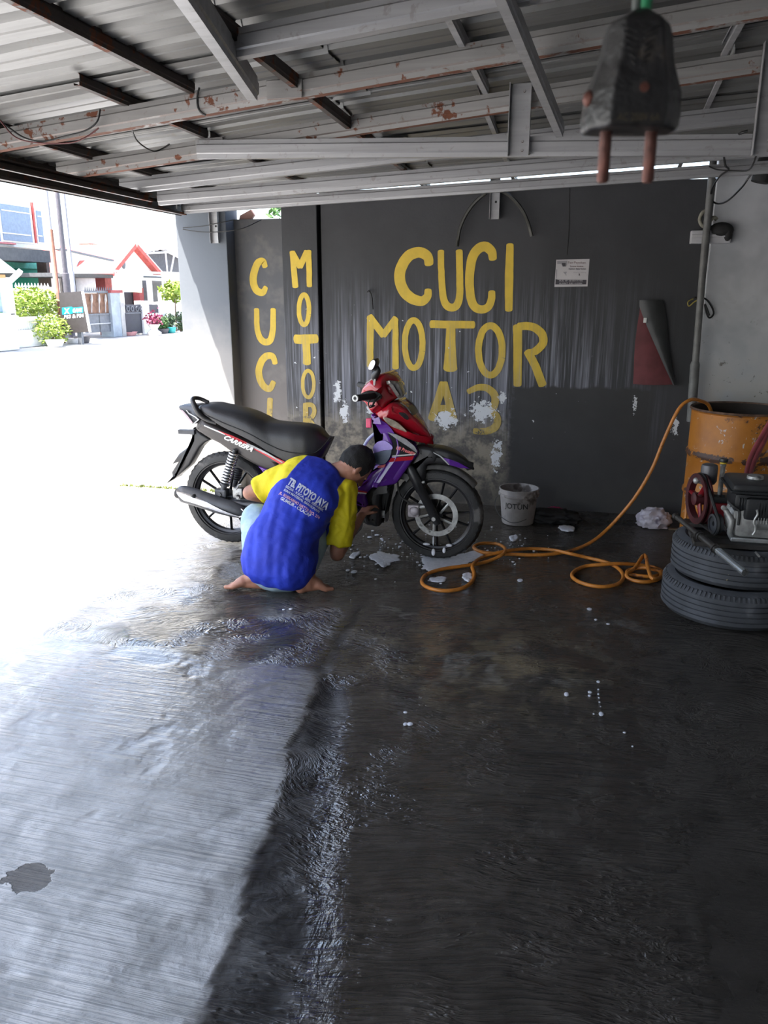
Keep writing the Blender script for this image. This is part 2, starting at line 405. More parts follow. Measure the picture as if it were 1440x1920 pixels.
# main wall as a slab with an uneven top
mb.box((-1.883, 5.69, -.03), (.735, 5.83, 2.215))
WALL = put(mb.build('wall_back', WALLM), 'dark grey painted rear wall with large yellow hand-painted lettering', None, None, 'structure')
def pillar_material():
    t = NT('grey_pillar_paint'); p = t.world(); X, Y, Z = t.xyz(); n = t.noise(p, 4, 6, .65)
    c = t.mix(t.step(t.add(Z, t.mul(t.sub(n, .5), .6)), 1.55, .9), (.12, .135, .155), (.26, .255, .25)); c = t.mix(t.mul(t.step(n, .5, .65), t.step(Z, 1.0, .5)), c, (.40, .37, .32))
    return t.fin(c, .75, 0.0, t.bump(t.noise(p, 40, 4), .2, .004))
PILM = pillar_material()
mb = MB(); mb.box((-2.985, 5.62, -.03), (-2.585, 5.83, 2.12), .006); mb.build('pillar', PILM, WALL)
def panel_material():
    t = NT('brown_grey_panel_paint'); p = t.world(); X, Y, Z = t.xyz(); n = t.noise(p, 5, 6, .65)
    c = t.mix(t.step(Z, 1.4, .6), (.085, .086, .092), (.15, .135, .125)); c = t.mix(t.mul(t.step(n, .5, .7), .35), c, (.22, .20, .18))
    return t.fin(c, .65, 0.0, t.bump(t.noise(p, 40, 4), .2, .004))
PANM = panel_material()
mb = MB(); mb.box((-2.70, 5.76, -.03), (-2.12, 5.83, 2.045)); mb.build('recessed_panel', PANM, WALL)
mb = MB(); mb.box((-2.175, 5.665, -.03), (-1.905, 5.83, 2.20), .004); PIL = mb.build('pilaster', WALLM, WALL)
mb = MB(); mb.box((-1.906, 5.78, -.03), (-1.884, 5.83, 2.2)); mb.build('slit_shade', M('black_gap', (.01, .01, .01), .9), WALL)  # black strip paints the shade in the slit beside the pilaster

def stroke(mb, pts, w, Yp, k=6, round_=True):
    """flat brush stroke: pts in wall plane (X,Z), widths w"""
    P = spline([(p[0], 0, p[1]) for p in pts], k) if len(pts) > 2 else [Vector((p[0], 0, p[1])) for p in pts]
    W = w if isinstance(w, (list, tuple)) else [w] * len(pts); W = sval(W, k) if len(pts) > 2 else W
    L, R = [], []
    for i, p in enumerate(P):
        t = (P[min(i + 1, len(P) - 1)] - P[max(i - 1, 0)]).normalized(); n = Vector((-t.z, 0, t.x))
        jit = .0022 * mnoise.noise(p * 25)
        L.append(p + n * (W[i] / 2 + jit)); R.append(p - n * (W[i] / 2 - jit))
    L = [Vector((v.x, Yp, v.z)) for v in L]; R = [Vector((v.x, Yp, v.z)) for v in R]
    b = len(mb.v); m = len(P); mb.v += L + R
    for i in range(m - 1): mb.f.append((b + i, b + i + 1, b + m + i + 1, b + m + i)); mb.mi.append(0)
    if round_:
        for (c0, c1, sgn) in ((L[0], R[0], -1), (L[-1], R[-1], 1)):
            c = (c0 + c1) / 2; e = (c0 - c1) / 2; tt = Vector((e.z, 0, -e.x)) * sgn * .45
            pts2 = [c + e * math.cos(a) + tt * math.sin(a) for a in [math.pi * q / 6 for q in range(7)]]
            b = len(mb.v); mb.v += pts2; mb.f.append(tuple(range(b, b + 7))); mb.mi.append(0)
def ell(cx, cy, rx, ry, n=14): return [(cx + rx * math.cos(2 * math.pi * i / n + .3), cy + ry * math.sin(2 * math.pi * i / n + .3)) for i in range(n + 1)]
def letters(defs, ox, oy, s, Yp, parent):
    for (lab, strokes) in defs:
        mb = MB()
        for q, (pts, w) in enumerate(strokes):
            Yq = Yp - .0004 * q
            P = [at_y(ox + s * x, oy + s * y, Yq) for x, y in pts]
            sc = s * (P[0] - _o).dot(_f) / F_PX
            W = [x * sc for x in w] if isinstance(w, (list, tuple)) else w * sc
            stroke(mb, [(p.x, p.z) for p in P], W, Yq, 6, len(pts) < 14)
        mb.build('painted_letter', YELM, parent)['label'] = 'yellow painted letter ' + lab
letters([
    ('C', [([(640, 235), (630, 188), (580, 166), (518, 190), (476, 258), (468, 320), (490, 390), (540, 438), (598, 452), (630, 425), (634, 388)], [52, 58, 60, 64, 66, 66, 66, 62, 56, 48, 42])]),
    ('U', [([(710, 160), (712, 280), (722, 420), (742, 475), (772, 490), (803, 475), (820, 420), (820, 280), (817, 158)], [38, 38, 42, 46, 46, 46, 42, 40, 40])]),
    ('C', [([(1014, 205), (1008, 165), (975, 134), (930, 145), (892, 205), (878, 320), (885, 430), (910, 488), (950, 502), (988, 485), (1006, 440), (1008, 398)], [46, 52, 56, 56, 56, 52, 52, 50, 48, 46, 44, 40])]),
    ('I', [([(1116, 122), (1110, 310), (1108, 505)], [42, 50, 44])]),
    ('M', [([(297, 545), (294, 700), (294, 835)], [44, 42, 40]), ([(290, 545), (372, 652)], 42), ([(372, 652), (445, 555)], 40), ([(443, 560), (443, 700), (443, 845)], [34, 38, 40])]),
    ('O', [(ell(550, 705, 52, 140), 36)]),
    ('T', [([(652, 588), (780, 590), (902, 592)], [44, 44, 42]), ([(768, 605), (766, 720), (765, 850)], [52, 62, 84])]),
    ('O', [(ell(1000, 742, 70, 145), 40)]),
    ('R', [([(1160, 600), (1160, 780), (1160, 945)], [54, 50, 48]), ([(1165, 602), (1240, 602), (1298, 640), (1310, 695), (1265, 745), (1212, 756)], [44, 46, 48, 48, 46, 30]), ([(1218, 748), (1262, 830), (1306, 945)], [46, 48, 48])]),
    ('A', [([(722, 935), (690, 1040), (655, 1145)], [44, 46, 48]), ([(728, 935), (755, 1040), (782, 1140)], [44, 46, 46]), ([(685, 1082), (765, 1082)], 40)]),
    ('3', [([(870, 985), (930, 958), (990, 968), (1028, 1015), (1018, 1075), (985, 1095)], [30, 38, 42, 46, 44, 30]), ([(1000, 1095), (1038, 1130), (1034, 1185), (985, 1214), (905, 1216)], [30, 42, 46, 42, 34])]),
], 600, 420, .3194, 5.688, WALL)
letters([
    ('C', [([(708, 560), (692, 520), (652, 535), (622, 618), (622, 690), (650, 742), (690, 752), (714, 715)], [42, 48, 54, 58, 58, 56, 50, 36])]),
    ('U', [([(644, 880), (650, 1030), (678, 1105), (715, 1126), (750, 1105), (766, 1030), (768, 880)], [42, 44, 50, 50, 50, 46, 42])]),
    ('C', [([(782, 1285), (766, 1234), (715, 1232), (672, 1290), (662, 1370), (690, 1446), (740, 1476), (772, 1425)], [42, 48, 52, 54, 54, 54, 48, 40])]),
    ('I', [([(746, 1552), (742, 1640), (738, 1720)], 44)]),
], 320, 360, .25, 5.758, WALL)
letters([
    ('M', [([(912, 450), (924, 580), (935, 710)], [44, 46, 48]), ([(912, 455), (970, 560)], 46), ([(970, 560), (1022, 450)], 46), ([(1033, 445), (1038, 575), (1040, 705)], [46, 44, 42])]),
    ('O', [(ell(1000, 883, 38, 112), 36)]),
    ('T', [([(935, 1104), (1015, 1104), (1095, 1100)], [66, 70, 64]), ([(1015, 1120), (1020, 1205), (1022, 1285)], [62, 60, 64])]),
    ('O', [(ell(1032, 1440, 42, 100), 28)]),
    ('R', [([(1012, 1590), (1012, 1665), (1012, 1750)], 42), ([(1015, 1595), (1062, 1600), (1078, 1645), (1058, 1690), (1020, 1700)], 34), ([(1030, 1695), (1075, 1755)], 34)]),
], 320, 360, .25, 5.663, PIL)

# white rendered wall at the right, side wall beyond the frame
def white_wall():
    t = NT('stained_white_plaster'); p = t.world(); n = t.noise(p, 2.2, 6, .65, .3); f = t.noise(p, 14, 6, .7)
    X, Y, Z = t.xyz()
    c = t.mix(t.step(n, .35, .7), (.38, .395, .415), (.54, .55, .57)); c = t.mix(t.mul(t.step(f, .60, .68), t.step(Z, 1.6, .9)), c, (.12, .11, .10))
    c = t.mix(t.mul(t.step(Z, 1.35, .7), t.mul(t.step(n, .45, .6), .45)), c, (.33, .29, .22))
    return t.fin(c, .7, 0.0, t.bump(f, .25, .005))
WHITEM = white_wall()
mb = MB(); mb.box((.735, 5.655, -.03), (3.1, 5.83, 2.42), .004)
jag = [(.735, 5.655, z) for z in ()]
put(mb.build('wall_white', WHITEM), 'stained white plaster wall behind the orange drum', None, None, 'structure')
mb = MB(); mb.box((2.9, -4, -.03), (3.05, 5.655, 2.75)); put(mb.build('wall_right', WHITEM), 'plain plaster side wall of the workshop', None, None, 'structure')
mb = MB(); mb.box((-1.2, -1.85, -.03), (2.9, -1.7, 2.75)); put(mb.build('wall_front', WHITEM), 'plain plaster wall at the near side of the workshop', None, None, 'structure')
# low plastered plinth running on past the pillar, moss along its foot
mb = MB(); mb.box((-3.78, 5.66, -.03), (-2.985, 5.80, .34), .01)
put(mb.build('wall_plinth', M('white_plaster', (.62, .61, .58), .8, 0, .1)), 'low sunlit plaster plinth left of the grey pillar', None, None, 'structure')
mb = MB(); rnd = random.Random(3)
for i in range(420):
    x = rnd.uniform(-3.62, -2.45); y = 5.60 - abs(rnd.gauss(0, .022)); h = rnd.uniform(.006, .03); a = rnd.uniform(0, 6.28); w = rnd.uniform(.004, .012)
    if x > -2.60: y += .05
    d = Vector((math.cos(a), math.sin(a), 0)) * w
    mb.addm([Vector((x, y, -.004)) - d, Vector((x, y, -.004)) + d, Vector((x + rnd.uniform(-.01, .01), y + rnd.uniform(-.01, .01), h))], [(0, 1, 2)])
put(mb.build('moss_strip', M('moss', (.16, .20, .05), .9, 0, .4, 20), recalc=False), 'strip of green moss along the foot of the sunlit pillar', 'moss', None, 'stuff')

# ------------------------------------------------------------ roof of metal sheets on light steel channels
EAVE_X = -2.78
def s_of(Y):
    tab = [(-5, .097), (3.1, .097), (3.72, .092), (4.3, .066), (4.8, .044), (5.3, .037), (9, .034)]
    for (a, sa), (b, sb) in zip(tab, tab[1:]):
        if a <= Y <= b: return lerp(sa, sb, (Y - a) / (b - a))
def rz(X, Y): return 2.05 + s_of(Y) * (X - EAVE_X)      # underside of the rafters
def steel(name, base, rust=0.1, seed=0.0, rough=.42, flange=False):
    t = NT(name); p = t.world(); q = t.scale(p, (1, 1, 1), (0, 0, 0), (seed, seed * .7, 0))
    n = t.noise(q, 4, 6, .65); f = t.noise(q, 22, 6, .7, .4); st = t.noise(t.scale(q, (1.5, 30, 30)), 1, 4)
    c = t.mix(t.step(st, .35, .7), tuple(x * .82 for x in base), base); c = t.mix(t.mul(t.step(f, .58, .7), .35), c, (.16, .13, .10))
    r = t.step(t.add(t.mul(n, .6), t.mul(f, .4)), .66 - rust, .70 - rust)
    if flange:      # corroded underside of the bottom flange
        gn = t.n('ShaderNodeNewGeometry'); Nx, Ny, Nz = t.xyz(gn.outputs['True Normal'])
        r = t.mx(r, t.mul(t.step(Nz, -.6, -.85), t.step(t.add(t.mul(n, .6), t.mul(f, .4)), .40, .48)))
    c = t.mix(r, c, t.mix(f, (.045, .016, .010), (.22, .075, .035)))
    return t.fin(c, t.add(rough, t.mul(r, .4)), t.mul(t.sub(1.0, r), .35), None)
STEEL = steel('galvanised_channel', (.40, .40, .41), -.02)
RUSTY = steel('rusty_channel', (.36, .35, .34), .105, 3.0, .42, True)
PURL = steel('brown_purlin_steel', (.055, .042, .037), .12, 5.0, .5)
SHEET = steel('galvanised_roof_sheet', (.22, .22, .215), -.06, 9.0, .38)
ROOF = thing('ceiling', (0, 3.0, 2.3), 'low lean-to roof of ribbed metal sheets on steel channels', None, None, 'structure')
PROF = [(.034, .012), (.034, 0), (0, 0), (0, .016), (-.005, .021), (-.005, .054), (0, .059), (0, .075), (.034, .075), (.034, .063)]
def channel(name, a, b, up=(0, 0, 1), mat=STEEL, prof=PROF, side=1, th=.0022, parent=None, sc=1.0):
    """cold-formed channel from a to b: profile (depth away, height)"""
    a, b = Vector(a), Vector(b); t = (b - a).normalized(); up = Vector(up); up = (up - t * up.dot(t)).normalized(); n = t.cross(up) * -1 * side
    rows = []
    inner = []
    for i, (d, h) in enumerate(prof):
        p0 = prof[max(i - 1, 0)]; p1 = prof[min(i + 1, len(prof) - 1)]
        tx, ty = p1[0] - p0[0], p1[1] - p0[1]; L = math.hypot(tx, ty) or 1
        inner.append((d - ty / L * th, h + tx / L * th))
    mb = MB(); loop = list(prof) + inner[::-1]
    A = [a + n * (d * sc) + up * (h * sc) for d, h in loop]; B = [b + n * (d * sc) + up * (h * sc) for d, h in loop]
    m = len(loop); mb.v = A + B
    for i in range(m): mb.f.append((i, (i + 1) % m, m + (i + 1) % m, m + i)); mb.mi.append(0)
    k = len(prof)
    for i in range(k - 1):
        mb.f.append((i, i + 1, m - 2 - i, m - 1 - i)); mb.mi.append(0); mb.f.append((m + i, m + m - 1 - i, m + m - 2 - i, m + i + 1)); mb.mi.append(0)
    return mb.build(name, mat, parent or ROOF)
XR = 2.88
RAFT = [(1.35, STEEL, -.9), (1.95, STEEL, -.7), (2.50, STEEL, -1.10), (3.04, RUSTY, -2.70), (3.72, RUSTY, -2.60), (4.28, STEEL, -2.60), (4.80, STEEL, -2.66), (5.30, STEEL, -2.76)]
for (y, m, x0) in RAFT:
    channel('rafter', (x0, y, rz(x0, y)), (XR, y, rz(XR, y)), mat=m, sc=.85 if y > 5.2 else 1.0)
# purlins along the depth, on top of the rafters
def purlin(x, y0, y1, dz=.077, mat=PURL, sc=.62):
    pts = [y0] + [y for y in (1.35, 1.95, 2.5, 3.04, 3.72, 4.28, 4.8, 5.3) if y0 < y < y1] + [y1]
    a, b = pts[0], pts[-1]
    channel('purlin', (x, a, rz(x, a) + dz), (x, b, rz(x, b) + dz), mat=mat, sc=sc)
for x, y0, y1, m in ((-2.40, 1.2, 5.6, PURL), (-1.78, 2.72, 3.72, PURL), (-1.78, 3.74, 5.6, PURL), (-1.50, .8, 3.04, PURL), (-1.08, .8, 5.6, PURL), (-.47, .8, 3.72, STEEL), (-.50, 3.74, 5.6, STEEL), (.47, .8, 3.72, STEEL), (.50, 3.74, 5.6, STEEL), (1.3, .8, 5.6, STEEL), (2.1, .8, 5.6, STEEL)):
    purlin(x, y0, y1, .077, m)
# eave: outer fascia and an inner hanging angle
channel('fascia', (EAVE_X, .8, 2.045), (EAVE_X, 5.34, 2.045), mat=PURL, side=-1)
mb = MB(); mb.box((EAVE_X - .022, -1.6, 2.04), (EAVE_X - .016, 5.36, 2.185)); mb.build('fascia_plate', PURL, ROOF)
channel('eave_purlin', (-2.47, .8, rz(-2.47, 1) - .040), (-2.50, 4.42, rz(-2.5, 4.42) - .036), mat=PURL, sc=.55, side=-1)
# truss bolted under the third rafter: bottom chord, two posts, struts
ch0 = at_y(370, 296, 3.69); ch1 = at_y(1440, 290, 3.69)
dirc = (ch1 - ch0); ch2 = ch0 + dirc * 1.25
channel('truss_chord', ch0, ch2, mat=STEEL)
for px_ in (972, 1430):
    pb = at_y(px_, 292, 3.675); pt = Vector((pb.x - .012, 3.675, rz(pb.x, 3.7) + .085))
    w = .045
    mb = MB(); mb.box((pb.x - w, 3.672, pb.z), (pb.x + w, 3.676, pt.z)); mb.box((pb.x - w, 3.640, pb.z), (pb.x - w + .003, 3.676, pt.z)); mb.box((pb.x + w - .003, 3.640, pb.z), (pb.x + w, 3.676, pt.z))
    post = mb.build('truss_post', STEEL, ROOF)
    for dz_ in (.02, .055, pt.z - pb.z - .03):
        b2 = MB(); b2.lathe([(0, -.004), (.005, -.004), (.006, 0), (.006, .002)], (pb.x + .015, 3.671, pb.z + dz_), 'Y', 8); b2.build('screw', RUSTY, post)
c0 = at_y(325, -40, 1.80); c1 = at_y(482, 188, 2.93)
channel('brace', c0, c1, up=(0, .2, 1), mat=STEEL)
d0 = at_y(940, -20, 2.30); d1 = at_y(1055, 256, 3.68)
channel('brace', d0, d1, up=(0, .2, 1), mat=STEEL, sc=.8)
# splice plates and rust stubs on the rafters
for (px_, py_, Y_) in ((535, 184, 3.035), (395, 285, 3.715)):
    q = at_y(px_, py_, Y_); mb = MB(); mb.box((q.x - .07, Y_ - .012, q.z - .004), (q.x + .07, Y_ - .004, q.z + .06), .002); mb.build('splice_plate', RUSTY, ROOF)
# ribbed sheets: each one about 0.8 m of cover, ribs running down the slope
def sheet(y0, y1, x0, x1, dz):
    prof = []; n = int(round((y1 - y0) / .19)); p = (y1 - y0) / n
    for i in range(n):
        b = y0 + i * p
        prof += [(b, 0), (b + p * .30, 0), (b + p * .34, .004), (b + p * .38, 0), (b + p * .70, 0), (b + p * .78, .028), (b + p * .92, .028), (b + p * .995, 0)]
    prof.append((y1, 0)); rows = []
    xs = [x0 + (x1 - x0) * i / 6 for i in range(7)]
    for x in xs: rows.append([(x, y, rz(x, y) + dz + .04 * sm(y, 4.9, 5.7) + h + .006 * mnoise.noise(Vector((x * 2, y * 3, 0)))) for y, h in prof])
    top = [[(a, b, c + .0025) for a, b, c in r] for r in rows]
    mb = MB(); mb.grid(rows, True); mb.grid(top)
    return mb.build('roof_sheet', SHEET, ROOF, recalc=False)
yb = .0
k = 0
ys_ = [-1.6, -.9, -.15, .6, 1.32, 2.05, 2.80, 3.55, 4.28, 5.02, 5.72]
for i in range(len(ys_) - 1):
    a, b = ys_[i], ys_[i + 1] + .03
    br = -1.12 if i % 2 else -.95
    sheet(a, b, -3.05, br, .113 + .004 * (i % 2)); sheet(a, b, br - .14, 3.1, .113 + .009 + .004 * (i % 2))  # hidden overhang past the fascia, added to set the sun edge on the pillar
# rafters behind the viewer's head carry the rest of the sheets
for y in (-1.4, -.6, .2, .8): channel('rafter', (-2.72, y, rz(-2.72, y)), (XR, y, rz(XR, y)))
# ============================================================ MOTORCYCLE
YB = 4.40
def q4(p): return (310 + p[0] / 4.5, 660 + p[1] / 4.5)
def q5(p): return (580 + p[0] / 4.235, 660 + p[1] / 4.235)
BLACKP = M('black_bike_plastic', (.022, .022, .024), .38, 0, .2, 12, .08, 90)
MATTE = M('matte_black_rubber', (.018, .018, .018), .7, 0, .2, 20, .2, 120)
SEATM = M('black_vinyl_seat', (.020, .020, .022), .42, 0, .15, 8, .15, 150)
TYREM = M('black_tyre_rubber', (.020, .020, .020), .62, 0, .3, 12, .3, 160, dirt=((.12, .115, .11), .10, 6))
RIMM = M('black_alloy_rim', (.025, .025, .028), .32, .4, .2, 10)
REDM = M('red_bike_paint', (.42, .008, .022), .22, 0, .1, 5, **{'Coat Weight': .6})
PURPM = M('purple_bike_paint', (.115, .022, .30), .25, 0, .12, 5, dirt=((.26, .2, .36), .05, 9), **{'Coat Weight': .5})
LAVM = M('lavender_lit_panel', (.36, .27, .66), .35, 0, .2, 14)
TAILM = M('dark_brown_side_panel', (.036, .030, .029), .4, 0, .15, 6)
GREYM = M('grey_decal_film', (.42, .42, .43), .35, 0, .2, 30)
CHROME = M('chromed_muffler_shield', (.75, .76, .78), .16, .9, .06, 6, 0.05, 30)
ALUM = M('dull_cast_aluminium', (.38, .38, .37), .5, .6, .3, 18, .3, 60, dirt=((.08, .075, .07), .15, 10))
DARKG = M('dark_grey_metal', (.055, .058, .065), .45, .3, .25, 12, .15, 60)
LENSM = M('clear_amber_lens', (.40, .34, .27), .12, 0, .3, 30, .2, 40, **{'Coat Weight': 1.0})
WHITEP = M('white_plastic', (.72, .72, .70), .4, 0, .05)
REDDEC = M('red_stripe_decal', (.55, .015, .03), .3, 0, .08)
FOAMM = M('soap_foam', (.70, .72, .78), .6, 0, .08, 30, .5, 60, **{'Subsurface Weight': .0})
def ilut(tab, x):
    if x <= tab[0][0]: return tab[0][1]
    for (a, va), (b, vb) in zip(tab, tab[1:]):
        if a <= x <= b: return lerp(va, vb, (x - a) / (b - a))
    return tab[-1][1]
def inset(P, d):
    n = len(P); out = []
    area = sum(P[i].x * P[(i + 1) % n].y - P[(i + 1) % n].x * P[i].y for i in range(n)); sg = 1 if area > 0 else -1
    for i in range(n):
        a, b, c = P[i - 1], P[i], P[(i + 1) % n]
        t1 = (b - a).normalized(); t2 = (c - b).normalized()
        n1 = Vector((-t1.y, t1.x)) * sg; n2 = Vector((-t2.y, t2.x)) * sg
        m = n1 + n2
        m = m / max(m.length_squared / 2, .55) if m.length > 1e-6 else n1
        out.append(b + m * d)
    return out
def puff(name, pts, w, edge, mat, parent, k=3, far=None, smooth=50, base=None, YC=None):
    """rounded body panel: outline pts (photo pixels), half width w (number or [(px, w)...]) either side of the centre line YC;
    far: half width on the hidden side (default the same)"""
    YC = YB if YC is None else YC
    S = [(v.x, v.y) for v in spline([(p[0], p[1], 0) for p in pts], k, True)] if k > 1 else pts
    W = [ilut(w, p[0]) if isinstance(w, (list, tuple)) else w for p in S]
    FW = W if far is None else [ilut(far, p[0]) if isinstance(far, (list, tuple)) else far for p in S]
    B = [at_y(p[0], p[1], YC - ww) for p, ww in zip(S, W)]
    P2 = [Vector((b.x, b.z)) for b in B]; n = len(S); mb = MB(); rings = []
    ins = [(0.0, edge), (edge * .12, edge * .62), (edge * .42, edge * .26), (edge * .9, edge * .05), (edge * 1.9, 0.0)]
    for d, back in reversed(ins):
        R = inset(P2, d) if d else P2; rings.append([Vector((r.x, YC - ww + back, r.y)) for r, ww in zip(R, W)])
    for d, back in ins:
        R = inset(P2, d) if d else P2; rings.append([Vector((r.x, YC + fw - back, r.y)) for r, fw in zip(R, FW)])
    for r in rings: mb.v += r
    for i in range(len(rings) - 1):
        for j in range(n): mb.f.append((i * n + j, i * n + (j + 1) % n, (i + 1) * n + (j + 1) % n, (i + 1) * n + j)); mb.mi.append(0)
    # caps as triangulated outlines
    for ri, rev in ((0, True), (len(rings) - 1, False)):
        f = list(range(ri * n, ri * n + n)); mb.f.append(tuple(reversed(f)) if rev else tuple(f)); mb.mi.append(0)
    o = mb.build(name, mat, parent, smooth)
    bm = bmesh.new(); bm.from_mesh(o.data); bmesh.ops.triangulate(bm, faces=[f for f in bm.faces if len(f.verts) > 4]); bm.to_mesh(o.data); bm.free()
    return o
def decal(name, pts, w, mat, parent, k=1, th=.0015, YC=None):
    YC = YB if YC is None else YC
    S = [(v.x, v.y) for v in spline([(p[0], p[1], 0) for p in pts], k, True)] if k > 1 else pts
    P = [at_y(p[0], p[1], YC - .006 - (ilut(w, p[0]) if isinstance(w, (list, tuple)) else w)) for p in S]
    mb = MB(); mb.prism(P, (0, th + .006, 0)); return mb.build(name, mat, parent)
def decal_text(name, body, p0, p1, hpx, w, mat, parent, shear=.25, bold=.02, sx=1.0):
    """flat lettering on a bike panel between two photo points, cap height hpx"""
    vs_, fs = text_mesh(body, 1.0, bold, shear); x1 = max(v[0] for v in vs_); h = .70
    a = Vector((p0[0], p0[1])); b = Vector((p1[0], p1[1])); t = (b - a); n = Vector((t.y, -t.x)).normalized() * hpx
    P = [at_y(*(a + t * (v[0] / x1) + n * (v[1] / h)), YB - w - .009) for v in vs_]
    mb = MB(); mb.addm(P, fs); return mb.build(name, mat, parent, recalc=False)

BIKE = thing('motorcycle', (at_z(620, 1030).x, YB, 0), 'red, purple and black underbone motorcycle being washed beside the crouching person', 'motorcycle')
def wheel(cpx, r, w, parent, disc):
    c = at_y(cpx[0], cpx[1], YB); c = Vector((c.x, YB, r + .002))
    root = bpy.data.objects.new('wheel', None); COL.objects.link(root); root.parent = parent; root.location = c - ORIGIN[parent.name]; ORIGIN[root.name] = c.copy()
    ri = r * .815; h = w / 2; prof = []
    for i in range(13):                         # tyre cross-section with shallow grooves
        a = math.pi * i / 12; y = -h * math.cos(a); rr = ri + (r - ri) * (math.sin(a) ** .55 if 0 < i < 12 else 0)
        if i in (4, 8): rr -= .003
        prof.append((rr, y))
    prof += [(ri - .004, h * .8), (ri - .004, -h * .8)]
    mb = MB(); mb.lathe(prof, c, 'Y', 64, closed=True)
    ty = mb.build('tyre', TYREM, root, 60)
    mb = MB()                                   # tread blocks
    for i in range(46):
        a = 2 * math.pi * i / 46
        for sgn in (-1, 1):
            y0 = sgn * h * .30; y1 = sgn * h * .93; aa = a + sgn * .03
            def pt(rr, y, da): return c + Vector((math.cos(aa + da) * rr, y, math.sin(aa + da) * rr))
            ro0, ro1 = r + .0015, r - .018
            mb.addm([pt(ro0, y0, -.03), pt(ro0, y0, .02), pt(ro1, y1, .045), pt(ro1, y1, -.01), pt(ro0 - .012, y0, -.03), pt(ro0 - .012, y0, .02), pt(ro1 - .012, y1 * .97, .045), pt(ro1 - .012, y1 * .97, -.01)],
                    [(0, 1, 2, 3), (4, 7, 6, 5), (0, 4, 5, 1), (1, 5, 6, 2), (2, 6, 7, 3), (3, 7, 4, 0)])
    mb.build('tread', TYREM, ty)['kind'] = 'stuff'
    rw = h * .72; rl = r * .70
    mb = MB(); mb.lathe([(ri + .004, -rw), (ri + .004, -rw - .004), (ri - .010, -rw - .004), (ri - .014, -rw + .010), (rl + .006, -rw * .5), (rl, 0), (rl + .006, rw * .5), (ri - .014, rw - .010), (ri - .010, rw + .004), (ri + .004, rw + .004), (ri + .004, rw)], c, 'Y', 64, closed=True)
    mb.build('rim', RIMM, root, 40)
    for i in range(10):
        a = 2 * math.pi * (i + .35) / 10; b = a + .10 * (1 if i % 2 else -1)
        p0 = c + Vector((math.cos(a) * .028, 0, math.sin(a) * .028)); p1 = c + Vector((math.cos(b) * (rl + .004), 0, math.sin(b) * (rl + .004)))
        m2 = MB(); m2.tube([p0, p0.lerp(p1, .25), p1], [.013, .0075, .0075], 8, flat=1.5, up=(0, 1, 0)); m2.build('spoke', RIMM, root, 50)
    mb = MB(); mb.lathe([(0, -h * .9), (.020, -h * .9), (.034, -h * .6), (.034, h * .6), (.020, h * .9), (0, h * .9)], c, 'Y', 24); mb.build('hub', DARKG, root, 40)
    if disc:
        mb = MB(); dy = -h * .85; n = 40; ro, rin = .128, .098
        prof = [(rin, dy - .002), (ro, dy - .002), (ro, dy + .002), (rin, dy + .002)]
        mb.lathe(prof, c, 'Y', 48, closed=True)
        d = mb.build('brake_disc', ALUM, root, 30)
        for i in range(5):
            a = 2 * math.pi * i / 5 + .5; m2 = MB()
            m2.tube([c + Vector((math.cos(a) * .026, dy, math.sin(a) * .026)), c + Vector((math.cos(a + .3) * .102, dy, math.sin(a + .3) * .102))], .008, 6, flat=.5, up=(0, 1, 0)); m2.build('disc_arm', ALUM, d)
    else:
        mb = MB(); mb.lathe([(0, -h - .035), (.030, -h - .035), (.058, -h - .028), (.064, -h - .012), (.064, -h + .015), (.02, -h + .015)], c, 'Y', 32); mb.build('drum_brake', DARKG, root, 40)
    return c
RC = wheel((431, 932), .290, .088, BIKE, False)
FC = wheel((820, 962), .272, .080, BIKE, True)
def tubepx(name, pts, r, mat, dy, k=5, n=10, sm_=60, parent=None, flat=1.0):
    """rod through photo points; dy the side offset of each (number or list), negative = near side"""
    D = dy if isinstance(dy, (list, tuple)) else [dy] * len(pts)
    P = [at_y(p[0], p[1], YB + d) for p, d in zip(pts, D)]
    R = r if isinstance(r, (list, tuple)) else [r] * len(pts)
    if len(P) > 2: P, R = spline(P, k), sval(R, k)
    mb = MB(); mb.tube(P, R, n, flat=flat); return mb.build(name, mat, parent or BIKE, sm_)
# fork legs, caliper, fork cover
for dy in (-.085, .085):
    a = Vector((FC.x, YB + dy, FC.z)); b = at_y(*q5((790, 900)), YB + dy * .9)
    mb = MB(); t = (b - a).normalized(); mb.tube([a - t * .045, a - t * .02, a + t * .17, a + t * .175, a + t * .30, b], [.016, .027, .025, .030, .030, .018], 14); mb.build('fork_leg', BLACKP, BIKE, 50)
mb = MB(); mb.lathe([(0, -.125), (.012, -.125), (.012, .125), (0, .125)], FC, 'Y', 12); mb.build('axle', ALUM, BIKE, 40)
cal = at_y(*q5((835, 1260)), YB - .075)
mb = MB(); mb.box(cal + Vector((-.036, -.028, -.035)), cal + Vector((.032, .028, .04)), .012); mb.sphere(cal + Vector((.004, -.030, .005)), (.028, .014, .028), 14, 8)
CAL = mb.build('brake_caliper', M('foamy_caliper', (.42, .38, .40), .5, .2, .3, 30, .5, 60), BIKE, 50)
mb = MB(); b2 = at_y(*q5((940, 1220)), YB - .085); mb.tube([cal + Vector((.02, 0, .02)), b2, b2 + Vector((.03, 0, -.05))], [.014, .016, .012], 8); mb.build('caliper_bracket', ALUM, CAL, 50)
tubepx('brake_hose', [q5((700, 1000)), q5((705, 1080)), q5((730, 1150)), q5((800, 1200))], .006, MATTE, -.09)
puff('fork_cover', [q5(p) for p in ((850, 745), (930, 755), (985, 770), (1020, 830), (1000, 880), (930, 900), (920, 960), (898, 1040), (850, 1045), (815, 1010), (780, 960), (740, 1000), (715, 1015), (760, 950), (800, 880), (835, 800))], .075, .022, BLACKP, BIKE, 3)
